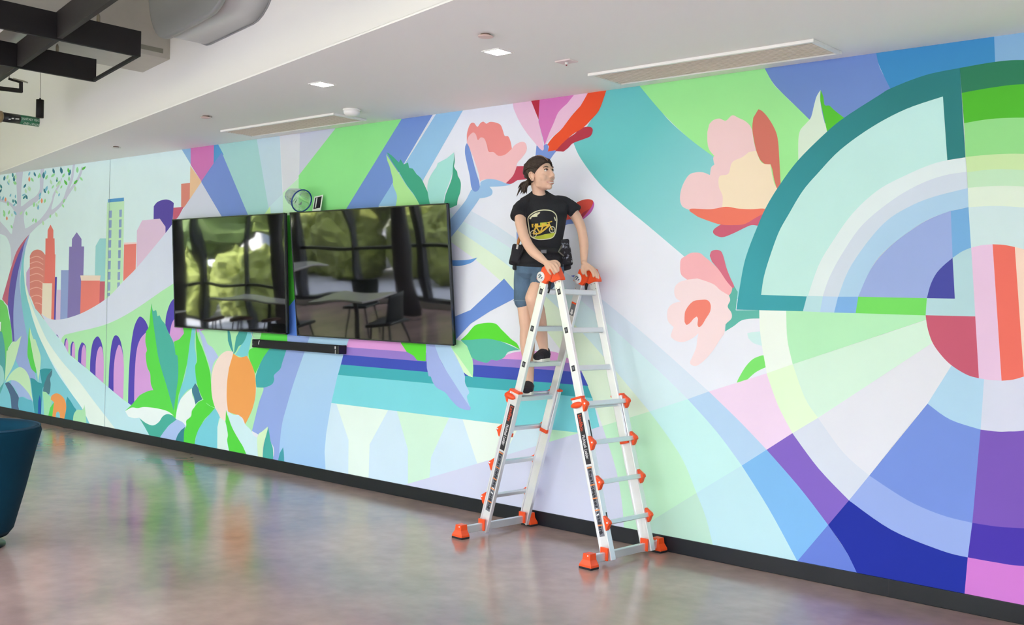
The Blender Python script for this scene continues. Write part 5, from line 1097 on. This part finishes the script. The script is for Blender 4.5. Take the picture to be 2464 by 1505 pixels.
ea_ = MB().tube(spline([hp(-.002, near*.0815, -.030), hp(-.018, near*.083, -.012), hp(-.016, near*.083, .010), hp(.0, near*.081, .014), hp(.006, near*.080, .002)], n=4), .0045, 8).build('ear_rim', M_skin, PER)
# ---- hair: pulled-back cap with a centre parting and a short messy tail
def hair_cap():
    me = MB(); seg, ring_ = 40, 28; grid = []
    for i in range(ring_+1):
        th = math.pi*i/ring_; row = []
        for k in range(seg):
            ph_ = 2*math.pi*k/seg
            d = Vector((math.sin(th)*math.cos(ph_), math.sin(th)*math.sin(ph_), math.cos(th)))
            p = Vector((-.014+d.x*.102, d.y*.083, .033+d.z*.092))
            part = math.exp(-(p.y/.006)**2)*(.004 if p.z > .08 else 0)
            w_ = 1+.012*math.sin(ph_*9+th*4)
            p = Vector((-.013+d.x*(.0985*w_-part), d.y*.080*w_, .033+d.z*(.0905*w_-part)))
            row.append(p)
        grid.append(row)
    vs = {}
    for i in range(ring_):
        for k in range(seg):
            ids = []
            for a, b_ in [(i, k), (i, (k+1) % seg), (i+1, (k+1) % seg), (i+1, k)]:
                key = (a, 0 if a in (0, ring_) else b_)
                if key not in vs: vs[key] = me.bm.verts.new(grid[a][b_])
                if vs[key] not in ids: ids.append(vs[key])
            if len(ids) >= 3:
                f = me.bm.faces.new(ids); f.smooth = True
    for co, no in ((Vector((.0, 0, -.014)), Vector((.70, 0, -.72))), (Vector((0, 0, -.078)), Vector((0, 0, -1)))):
        bmesh.ops.bisect_plane(me.bm, geom=me.bm.verts[:]+me.bm.edges[:]+me.bm.faces[:], plane_co=co, plane_no=no, clear_outer=True)
    for v in me.bm.verts:
        e_ = min(1.0, max(0.0, -(v.co-Vector((.0, 0, -.014))).dot(Vector((.70, 0, -.72)).normalized())/.028)); e_ = e_*e_*(3-2*e_)
        cn = Vector((-.012, 0, .030)); v.co = cn+(v.co-cn)*(.955+.045*e_)
    for v in me.bm.verts: v.co = hp(*v.co)
    o = me.build('hair', M_hair, PER)
    md = o.modifiers.new('s', 'SOLIDIFY'); md.thickness = .007; md.offset = -1
    return o
hair = hair_cap()
MB().tube([hp(-.013+.0995*math.sin(R(a_)), 0, .033+.0915*math.cos(R(a_))) for a_ in range(-5, 62, 6)], .0022, 6).build('parting', mat('scalp', (.42, .27, .19), rough=.6), hair)
hr = random.Random(11)
tb_ = hp(-.098, 0, -.030)
MB().ball(hp(-.100, 0, -.028), (.022, .022, .024), HM, 12, 8).build('hair_knot', M_hair, hair)
for k in range(16):
    e_ = tb_+(-ir*hr.uniform(.01, .085)-iu*hr.uniform(.0, .10)+ic*hr.uniform(-.02, .04))
    mid = tb_.lerp(e_, .5)+iu*hr.uniform(.005, .025)-ir*.012
    MB().tube(spline([tb_, mid, e_], n=4), [.012, .012, .011, .010, .009, .007, .005, .003, .001], 6).build('hair_strand', M_hair, hair)
for k in range(6):
    s0 = hp(-.05-.01*k, near*.066, -.030-.004*k); e_ = s0-iu*hr.uniform(.05, .085)+ir*hr.uniform(-.02, .03)
    MB().tube(spline([s0, s0.lerp(e_, .5)+ic*.006, e_], n=4), [.010, .011, .010, .009, .008, .006, .005, .003, .001], 6).build('hair_strand', M_hair, hair)

# locks swept back from the hairline to the knot
def scalp(d, k_=1.0): return Vector((-.013+d.x*.100*k_, d.y*.0815*k_, .033+d.z*.092*k_))
kn = Vector((-.93, 0, -.36)).normalized()
for sd_ in (-1, 1):
    for k in range(20):
        ph_ = R(3+4.0*min(k, 13)); c2 = math.cos(ph_)**2     # along the hairline from the parting to the ear
        dz_ = (-1.16+math.sqrt(max(0, 1.3456-7.58*(.376-c2))))/3.79
        st0 = Vector((.613+.946*dz_, sd_*math.sin(ph_), dz_)).normalized()
        if k >= 14: st0 = Vector((-.10-.06*(k-14), sd_*1.0, -.30-.05*(k-14))).normalized()
        pts = []
        for q in range(9):
            t_ = q/8; d = st0.lerp(kn, t_)+Vector((0, sd_*.28*math.sin(t_*math.pi), .30*math.sin(t_*math.pi)*(1 if k < 14 else .3)))
            p = scalp(d.normalized(), 1.0+.012*math.sin(t_*math.pi)+hr.uniform(-.006, .010)); pts.append(hp(*p))
        MB().tube(pts, [.0022, .0045, .0058, .006, .006, .0058, .0055, .005, .004], 6).build('hair_lock', M_hair, hair)

# ---- clothes
def ering(cx, cy, hw_, dep, Z, tilt=0.0, n=28, yaw=0.0):
    """horizontal body ring: centre pixel, half width in photo pixels, half depth in metres"""
    c = at(cx, cy, Z); a_ = (ir*math.cos(yaw)+ic*math.sin(yaw)); a_.z = 0; a_.normalize(); f_ = Vector((a_.y, -a_.x, 0))
    if f_.dot(ic) < 0: f_ = -f_
    return [c+a_*hw_*K*math.cos(2*math.pi*k/n)+f_*dep*math.sin(2*math.pi*k/n)+Vector((0, 0, -tilt*math.sin(2*math.pi*k/n))) for k in range(n)]
tee = MB()
tee.loft([ering(1299, 464, 22, .054, 7.22, .026), ering(1301, 470, 34, .062, 7.22, .018), ering(1304, 479, 53, .076, 7.22, .006), ering(1307, 492, 62, .094, 7.22), ering(1307, 522, 58, .112, 7.21), ering(1307, 550, 53, .118, 7.20), ering(1305, 580, 49, .112, 7.20), ering(1302, 606, 52, .112, 7.20), ering(1299, 626, 57, .120, 7.20), ering(1298, 636, 58, .122, 7.20)])
limb(tee, [(1272, 494, 7.19), (1256, 499, 7.17), (1250, 510, 7.14)], [.052, .052, .048])
tee.tube(path([(1252, 500, 7.16), (1249, 510, 7.14), (1246, 522, 7.10)]), [.050, .051, .054], 18)
limb(tee, [(1342, 489, 7.24), (1358, 491, 7.26), (1372, 500, 7.255)], [.054, .052, .048])
tee.tube(path([(1366, 494, 7.26), (1376, 502, 7.25), (1387, 511, 7.24)]), [.048, .050, .052], 18)
TEE = remeshed(tee, 'tshirt', M_tee, .006, 3, PER)
TEE['label'] = 'black t-shirt with a yellow-green printed picture'
MB().tube([p for p in ering(1299, 466, 21.5, .052, 7.22, .028)]+[ering(1299, 466, 21.5, .052, 7.22, .028)[0]], .006, 8).build('collar', M_tee, TEE)
# hem flap over the shorts
hm = MB(); h0 = ering(1298, 632, 57.5, .121, 7.20); h1 = ering(1297, 640, 60, .127, 7.20, .012)
hm.loft([h0, h1], caps=False)
# printed picture: oval frame with grass and a plain bicycle
bpy.context.view_layer.update()
def on_shirt(px, py, lift=.0016):
    from mathutils.bvhtree import BVHTree
    d = (at(px, py, 1.0)-CAM).normalized()
    if not hasattr(on_shirt, 'bvh'): on_shirt.bvh = BVHTree.FromObject(TEE, bpy.context.evaluated_depsgraph_get())
    h = on_shirt.bvh.ray_cast(CAM, d)
    return (h[0]+h[1]*lift) if h[0] is not None else at(px, py, 7.1)
def zp(x, y): return (1240+x/15.05, 490+y/15.05)     # print sketch units -> photo pixels
def decal(polys, nm, material, lift):
    m_ = MB()
    for poly in polys:
        pts = [on_shirt(*zp(*p), lift) for p in poly]
        vs_ = [m_.bm.verts.new(p) for p in pts]; m_.bm.faces.new(vs_)
    o = m_.build(nm, material, TEE); md = o.modifiers.new('s', 'SOLIDIFY'); md.thickness = .0006; md.offset = 1
    return o
def stroke(pts, w, closed=False):
    P_ = [Vector(p) for p in spline([Vector(p) for p in pts], closed=closed, n=6)]; out = []
    if closed: P_.append(P_[0])
    for a, b_ in zip(P_[:-1], P_[1:]):
        d = (b_-a); 
        if d.length < 1e-6: continue
        n_ = Vector((-d.y, d.x)).normalized()*w/2; out.append([a+n_, b_+n_, b_-n_, a-n_])
    return out
M_pc = mat('print_cream', 'd8d6b4', rough=.7); M_py = mat('print_yellow', 'd9b23c', rough=.7); M_pg = mat('print_lime', 'b4bd34', rough=.7)
frame_pts = [(470, 520), (640, 350), (860, 262), (1100, 240), (1320, 280), (1460, 400), (1500, 580), (1480, 850), (1440, 1080), (1300, 1250), (900, 1310), (640, 1240), (540, 1120), (490, 800)]
decal(stroke(frame_pts, 34, True), 'print_frame', M_pc, .0018)
gtop = [(620, 1200), (750, 1190), (900, 1160), (1050, 1120), (1200, 1090), (1330, 1075), (1440, 1050)]; gbot = [(620, 1235), (750, 1275), (900, 1305), (1050, 1295), (1200, 1270), (1310, 1240), (1420, 1110)]
decal([[gtop[i], gtop[i+1], gbot[i+1], gbot[i]] for i in range(6)], 'print_grass', M_pg, .0014)
decal([[(500, 540), (620, 420), (760, 340), (900, 310), (880, 370), (800, 420), (800, 480), (700, 490), (600, 500), (560, 580)], [(1390, 480), (1430, 500), (1470, 620), (1440, 640), (1410, 560)]], 'print_foliage', M_pc, .0014)
for cx, cy, r_ in ((660, 1100, 110), (1330, 950, 100)):
    decal(stroke([(cx+r_*math.cos(t_*.785), cy+r_*1.1*math.sin(t_*.785)) for t_ in range(8)], 26, True), 'print_wheel', M_pc, .0022)
    decal(stroke([(cx-r_*.8, cy), (cx, cy), (cx+r_*.8, cy)], 9)+stroke([(cx, cy-r_*.8), (cx, cy), (cx, cy+r_*.8)], 9), 'print_spokes', M_pc, .0020)
decal([[(590, 740), (830, 725), (830, 850), (600, 870)]], 'print_basket', M_py, .0016)
decal([[(900, 700), (1140, 680), (1130, 800), (900, 815)]], 'print_basket', M_pg, .0016)
decal(stroke([(660, 1100), (760, 860), (1000, 820), (1240, 760)], 60)+stroke([(660, 1100), (900, 1060), (1240, 780)], 60)+stroke([(1330, 950), (1240, 780), (1210, 690)], 44)+stroke([(760, 860), (900, 1060)], 50)+stroke([(1000, 820), (900, 1060)], 50)+stroke([(700, 820), (820, 800)], 70)+stroke([(960, 760), (1060, 750)], 70)+stroke([(1160, 700), (1330, 650)], 36), 'print_bicycle', M_py, .0018)
# shorts
sh = MB()
sh.loft([ering(1298, 620, 53, .112, 7.20), ering(1296, 640, 56, .122, 7.20), ering(1296, 660, 56, .122, 7.21), ering(1294, 672, 44, .10, 7.22)])
limb(sh, [(1270, 652, 7.24), (1266, 682, 7.24), (1263, 708, 7.24), (1262, 722, 7.24)], [.093, .086, .076, .073])
limb(sh, [(1326, 645, 7.22), (1314, 664, 7.15), (1304, 680, 7.11)], [.096, .090, .082])
SHO = remeshed(sh, 'denim_shorts', M_jean, .006, 3, PER)
MB().tube([p for p in [at(1262, 724, 7.24)+(ir*math.cos(2*math.pi*k/20)+ic*math.sin(2*math.pi*k/20))*.072 for k in range(21)]], .004, 6).build('frayed_hem', mat('denim_fray', (.16, .24, .33), rough=.9), SHO)
hm.build('shirt_hem', M_tee, TEE).modifiers.new('s', 'SOLIDIFY').thickness = .004
# shoes
def shoe(heel, toe, ankle):
    h, t_ = at(*heel), at(*toe); d = (t_-h); d.z = 0; L_ = d.length; d.normalize(); s_ = Vector((-d.y, d.x, 0)); z0 = h.z
    n = 12; rows = []; sole = []
    def outline(a): # half width along length
        return .040*(max(0.0, 1-(2*a-1)**4))**.5*(.85+.25*a)
    for zf, k_, top in ((0.0, 1.0, 0), (.020, 1.02, 0)):
        sole.append([h+d*(a*L_)+s_*sg*outline(a)*k_+Vector((0, 0, zf)) for sg, rng in ((1, [i/n for i in range(n+1)]), (-1, [i/n for i in range(n-1, 0, -1)])) for a in rng])
    o = MB().loft(sole, smooth=False).build('shoe', M_sole, PER)
    up = MB()
    for i in range(9):
        a = .08+.86*i/8; hgt = .078 if a < .4 else .078-(a-.4)*.075
        up.ball(h+d*(a*L_)+Vector((0, 0, .020+hgt*.30)), (.03, outline(a)*.92+.004, hgt*.62), Matrix((d, s_, Vector((0, 0, 1)))).transposed(), 14, 10)
    u = remeshed(up, 'upper', M_shoe, .005, 3, o)
    MB().tube([at(*ankle)+(d*math.cos(2*math.pi*k/16)*.046+s_*math.sin(2*math.pi*k/16)*.038)+Vector((0, 0, .02*math.cos(2*math.pi*k/16))) for k in range(17)], .005, 6).build('shoe_collar', M_shoe, o)
    return o
shoe((1317, 868, 7.27), (1291, 874, 7.07), (1310, 850, 7.21))
shoe((1274, 945, 7.33), (1266, 957, 7.11), (1271, 929, 7.27))
# tool belt worn at the waist
blt = MB()
br_ = ering(1302, 604, 54, .117, 7.20)
blt.loft([[p+Vector((0, 0, .016)) for p in br_], [p-Vector((0, 0, .016)) for p in br_]], caps=False)
BEL = blt.build('tool_belt', mat('belt_black', '17171c', rough=.7), PER); mdd = BEL.modifiers.new('s', 'SOLIDIFY'); mdd.thickness = .005; mdd.offset = 1
BEL['label'] = 'black tool belt with paint-spattered pouches'
MB().box(at(1308, 606, 7.075), (.045, .012, .03), Matrix((ir, CF, iu)).transposed(), bev=.004).build('buckle', mat('buckle_black', '101014', rough=.3), BEL)
M_pou = mat('pouch_black', '1b1b22', rough=.8)
# spattered pouch material
mp = bpy.data.materials.new('pouch_spatter'); mp.use_nodes = True; n = mp.node_tree; b = n.nodes['Principled BSDF']; b.inputs['Roughness'].default_value = .8
tc = n.nodes.new('ShaderNodeTexCoord'); t = n.nodes.new('ShaderNodeTexNoise'); t.inputs['Scale'].default_value = 45; t.inputs['Detail'].default_value = 5
cr2 = n.nodes.new('ShaderNodeValToRGB'); cr2.color_ramp.elements[0].position = .56; cr2.color_ramp.elements[0].color = (.012, .012, .018, 1); cr2.color_ramp.elements[1].position = .66; cr2.color_ramp.elements[1].color = (.42, .46, .55, 1)
n.links.new(tc.outputs['Object'], t.inputs['Vector']); n.links.new(t.outputs['Fac'], cr2.inputs['Fac']); n.links.new(cr2.outputs['Color'], b.inputs['Base Color'])
MI = Matrix((ir, CF, iu)).transposed()
def pouch(px, py, Z, w, h_, dp, mt, rot=0.0):
    return MB().box(at(px, py, Z), (w, dp, h_), MI @ Matrix.Rotation(rot, 3, 'Y'), bev=.012).build('pouch', mt, BEL)
pouch(1243, 612, 7.17, .075, .13, .09, M_pou, R(8)); pouch(1236, 625, 7.18, .055, .075, .07, M_pou, R(12)); pouch(1240, 640, 7.2, .035, .06, .06, M_pou, R(8))
pouch(1357, 598, 7.20, .075, .12, .09, mp, R(-6)); pouch(1362, 618, 7.21, .075, .13, .08, mp, R(-10)); pouch(1363, 640, 7.21, .055, .06, .06, M_pou, R(-14))
MB().tube(path([(1352, 592, 7.13), (1344, 606, 7.08), (1356, 616, 7.12)]), .006, 6).build('pouch_strap', mat('strap_grey', '6f6f66', rough=.7), BEL)
MB().tube(path([(1262, 588, 7.10), (1256, 606, 7.11), (1244, 634, 7.14)]), .008, 6).build('pouch_strap', M_pou, BEL)
br2 = MB().tube(path([(1250, 568, 7.14), (1248, 580, 7.13), (1246, 590, 7.13)]), [.006, .011, .007], 8).build('brush_handle', mat('brush_orange', 'c07a3c', rough=.4), BEL)
MB().tube(path([(1246, 589, 7.128), (1244, 600, 7.125)]), [.008, .007], 8).build('brush_ferrule', mat('brush_white', 'dcd8d0', rough=.4), BEL)

# ================================================================== armchair at the left edge
AC = empty('tub_armchair', (-6.81, -3.15, 0), R(0)); tag(AC, 'dark teal velvet tub armchair cut off by the left edge of the picture', 'armchair')
M_vel = mat('velvet_teal', (.0028, .033, .056), rough=.9, sheen=.03, spec=.08, noise_amt=.15, noise_scale=10)
op = R(250)    # the open front faces the lounge
def shell(r_, z, a0, a1, n_=40): return [Vector((r_*math.cos(a0+(a1-a0)*k/n_), r_*math.sin(a0+(a1-a0)*k/n_), z)) for k in range(n_+1)]
a0, a1 = op+R(52), op+R(308)
secs = [(.235, .07), (.265, .11), (.33, .36), (.385, .60), (.415, .715), (.408, .742), (.385, .750), (.360, .735), (.345, .70), (.285, .30)]
ms_ = MB(); sv = []
for r_, z in secs:
    row = []
    for k in range(41):
        a = a0+(a1-a0)*k/40; dip = .10*max(0, (abs(k-20)/20-.62))**1.2*2 if z > .5 else 0
        row.append(ms_.bm.verts.new((r_*math.cos(a), r_*math.sin(a), z-dip)))
    sv.append(row)
ns_ = len(secs)
for i in range(ns_):
    for k in range(40):
        f = ms_.bm.faces.new((sv[i][k], sv[i][k+1], sv[(i+1) % ns_][k+1], sv[(i+1) % ns_][k])); f.smooth = True
for k in (0, 40): ms_.bm.faces.new([sv[i][k] for i in range(ns_)])
SHL = ms_.build('shell', M_vel, AC)
pp = [Vector((.404*math.cos(a0+(a1-a0)*k/40), .404*math.sin(a0+(a1-a0)*k/40), .744-.20*max(0, (abs(k-20)/20-.62))**1.2)) for k in range(41)]
MB().tube(pp, .006, 6).build('piping', mat('velvet_piping', (.006, .055, .095), rough=.7), SHL)
MB().lathe([(.001, .26), (.24, .26), (.265, .29), (.27, .38), (.25, .42), (.001, .43)], seg=32).build('seat_cushion', M_vel, AC)
MB().lathe([(.001, .05), (.19, .05), (.20, .12), (.21, .26), (.001, .26)], seg=32).build('seat_base', M_vel, AC)
MB().lathe([(.001, 0), (.22, 0), (.22, .015), (.05, .03), (.05, .05), (.001, .05)], seg=32).build('swivel_base', mat('chair_base', '1a1a1e', rough=.35, metal=.6), AC)
# ================================================================== outside
M_grass = mat('lawn', (.20, .20, .12), rough=.9, noise_amt=.4, noise_scale=.6)
gr = struct(MB().box((-12, -37.5, -.15), (90, 60, .1)).build('ground_lawn', M_grass))
st = struct(MB().box((-12, -17.5, -.09), (90, 7, .03)).build('ground_street', mat('asphalt', (.34, .33, .31), rough=.9)))
struct(MB().box((-12, -10.6, -.085), (90, 6.4, .03)).build('ground_added_plaza', mat('paving', (.40, .40, .40), rough=.85, noise_amt=.1, noise_scale=.8)))  # neutral paving added to cut the green light bounced off the lawn
def tree(x, y, h, r, seed, label):
    rd_ = random.Random(seed); t_ = empty('tree', (x, y, -.1)); tag(t_, label, 'tree', 'trees across the lawn')
    MB().tube([(0, 0, 0), (.05, .03, h*.3), (-.04, 0, h*.55), (0, 0, h*.8)], [.22, .17, .12, .05], 8).build('trunk', mat('bark', (.10, .07, .05), rough=.9), t_)
    for k in range(5):
        b_ = bmesh.new(); bmesh.ops.create_icosphere(b_, subdivisions=3, radius=1)
        c = Vector((rd_.uniform(-.55, .55)*r, rd_.uniform(-.55, .55)*r, h*(.5+.12*k)*.95)); rr2 = r*rd_.uniform(.55, .85)
        for v in b_.verts:
            d = v.co.normalized(); k_ = 1+.35*noise.noise(d*2.4+Vector((seed, k, 0)))+.18*noise.noise(d*7+Vector((k, seed, 3)))
            v.co = c+Vector((d.x*rr2*k_, d.y*rr2*k_, d.z*rr2*.8*k_))
        mb = MB(); mb._merge(b_, 0, False); b_.free()
        mb.build('foliage', mat('foliage_%d' % (seed % 3), ((.20, .26, .05), (.28, .30, .08), (.13, .19, .05))[seed % 3], rough=.8, noise_amt=.6, noise_scale=3), t_)
tl = ['broad green street tree outside, first from the left glazing end', 'tall green street tree outside, second from the left', 'low bushy tree outside, third from the left', 'tall dark tree outside in the middle of the row', 'light green tree outside beside the pale building', 'wide tree outside right of the pale building', 'slim tree outside behind the camera', 'round tree outside at the right end of the row', 'low leafy tree close outside the glazing, left of the first column', 'low leafy tree close outside the glazing, behind the second column', 'spreading tree on the plaza in front of the street']
for i, (x, y, h, r) in enumerate([(-33, -14, 6.5, 2.6), (-27.5, -12.5, 5.5, 2.2), (-23, -13.5, 4.0, 2.0), (-19.5, -22.5, 7.5, 2.8), (-14, -14, 5.5, 2.3), (-8, -22.5, 7, 3), (-2, -13.5, 6, 2.2), (4, -22.5, 7, 3), (-20.5, -11.6, 4.2, 2.1), (-17.2, -12.4, 4.6, 2.2), (-25, -16.2, 6.0, 2.8)]): tree(x, y, h, r, i+1, tl[i])
for i in range(9):
    x = -15.5-1.75*i; y = -10.3-.5*(i % 2); s_ = empty('shrub', (x, y, -.1)); tag(s_, 'rounded leafy shrub outside the glazing, %s from the right' % ('first', 'second', 'third', 'fourth', 'fifth', 'sixth', 'seventh', 'eighth', 'ninth')[i], 'shrub', 'shrubs along the plaza')
    b_ = bmesh.new(); bmesh.ops.create_icosphere(b_, subdivisions=4, radius=1)
    for v in b_.verts:
        d = v.co.normalized(); k_ = 1+.30*noise.noise(d*2.6+Vector((i, 1, 0)))+.20*noise.noise(d*8+Vector((i, 5, 3)))
        v.co = Vector((d.x*.78*k_, d.y*.7*k_, max(.02, .85+d.z*.95*k_)))
    mb = MB(); mb._merge(b_, 0, False); b_.free()
    mb.build('foliage', mat('shrub_leaf', (.27, .31, .06), rough=.8, noise_amt=.6, noise_scale=5), s_)
    MB().tube([(0, 0, 0), (.03, .02, .5), (0, 0, .9)], [.06, .05, .03], 8).build('stem', MATS['bark'], s_)
bd = empty('office_building', (-15, -34, -.1)); tag(bd, 'pale office building with brick bays across the street', 'building')
M_bw = mat('facade_pale', (.72, .68, .6), rough=.8); M_br = mat('facade_brick', (.42, .16, .08), rough=.85); M_gw = mat('facade_glass', (.05, .07, .08), rough=.15)
MB().box((0, 0, 5.5), (84, 6, 11)).build('wall', M_bw, bd)  # facade widened to mask sky and even the daylight along the mural
for i in range(13):
    MB().box((-38+i*6.2, 3.1, 4.2), (2.6, .3, 2.6)).build('brick_bay', M_br, bd)
    for z in (1.6, 7.4): MB().box((-35.2+i*6.2, 3.02, z), (2.6, .12, 1.8)).build('window', M_gw, bd)

# ================================================================== lounge furniture behind the camera, seen in the screens
for i, (x, y) in enumerate([(-13.2, -6.55), (-16.6, -6.55), (-20.2, -6.55)]):
    c = MB().lathe([(.16, 0), (.16, DECK)], (x, y, 0), 24).build('column_%d' % (i+1), mat('column_dark', '3b3a38', rough=.6)); struct(c)
M_top = mat('table_top', 'd8d4cc', rough=.25); M_leg = mat('metal_dark', '1b1c1f', rough=.4, metal=.4); M_sh = mat('shell_green', '16241f', rough=.5); M_wood = mat('wood_stool', '5a3a28', rough=.5)
def table(x, y, w, d, h, label):
    t_ = empty('table', (x, y, 0)); tag(t_, label, 'table', 'lounge tables')
    MB().box((0, 0, h-.015), (w, d, .03), bev=.01).build('table_top', M_top, t_)
    MB().lathe([(.035, .02), (.035, h-.03)], seg=12).build('pedestal', M_leg, t_)
    MB().lathe([(.001, 0), (.28, 0), (.28, .012), (.06, .025), (.001, .025)], seg=24).build('base', M_leg, t_)
def chair(x, y, rz, label):
    t_ = empty('shell_chair', (x, y, 0), rz); tag(t_, label, 'chair', 'dark shell chairs in the lounge')
    MB().box((0, 0, .45), (.44, .42, .04), bev=.015).build('seat', M_sh, t_)
    rg = []
    for k in range(7):
        a = k/6; z = .46+.38*a; rg.append([Vector((.21*math.cos(th)*(1-.1*a), -.2-.10*a+.05*abs(math.cos(th))**2+dy, z)) for th, dy in [(math.pi*j/8, 0) for j in range(9)]+[(math.pi*j/8, .02) for j in range(8, -1, -1)]])
    MB().loft(rg).build('backrest', M_sh, t_)
    for sx in (-1, 1):
        for sy in (-1, 1): MB().tube([(sx*.15, sy*.14, .44), (sx*.21, sy*.20, 0)], [.014, .010], 8).build('leg', M_leg, t_)
table(-11.9, -4.3, 1.2, .7, .74, 'pale lounge table behind the camera, nearest the televisions')
table(-15.2, -5.2, 2.4, .8, 1.02, 'long high pale table near the glazing, left of the columns')
table(-18.8, -5.0, 1.6, .8, .74, 'pale lounge table near the far left end of the glazing')
for i, (x, y, rz) in enumerate([(-10.9, -4.0, R(75)), (-12.5, -3.7, R(170)), (-12.6, -5.0, R(-20)), (-17.9, -4.6, R(80)), (-19.6, -5.4, R(-70))]):
    chair(x, y, rz, ['dark green shell chair at the near end of the nearest lounge table', 'dark green shell chair on the wall side of the nearest lounge table', 'dark green shell chair on the window side of the nearest lounge table', 'dark green shell chair at the right end of the far lounge table', 'dark green shell chair at the left end of the far lounge table'][i])
for i, x in enumerate((-14.4, -15.2, -16.0)):
    s_ = empty('bar_stool', (x, -4.65, 0)); tag(s_, ['wooden bar stool at the right end of the high table', 'wooden bar stool at the middle of the high table', 'wooden bar stool at the left end of the high table'][i], 'stool', 'bar stools at the high table')
    MB().lathe([(.001, .70), (.17, .70), (.18, .72), (.17, .74), (.001, .74)], seg=20).build('seat', M_wood, s_)
    for k in range(4):
        a = R(45+90*k); MB().tube([(.10*math.cos(a), .10*math.sin(a), .70), (.2*math.cos(a), .2*math.sin(a), 0)], .014, 8).build('leg', M_leg, s_)
    MB().tube([(.165*math.cos(2*math.pi*k/16), .165*math.sin(2*math.pi*k/16), .26) for k in range(17)], .009, 6).build('foot_ring', M_leg, s_)
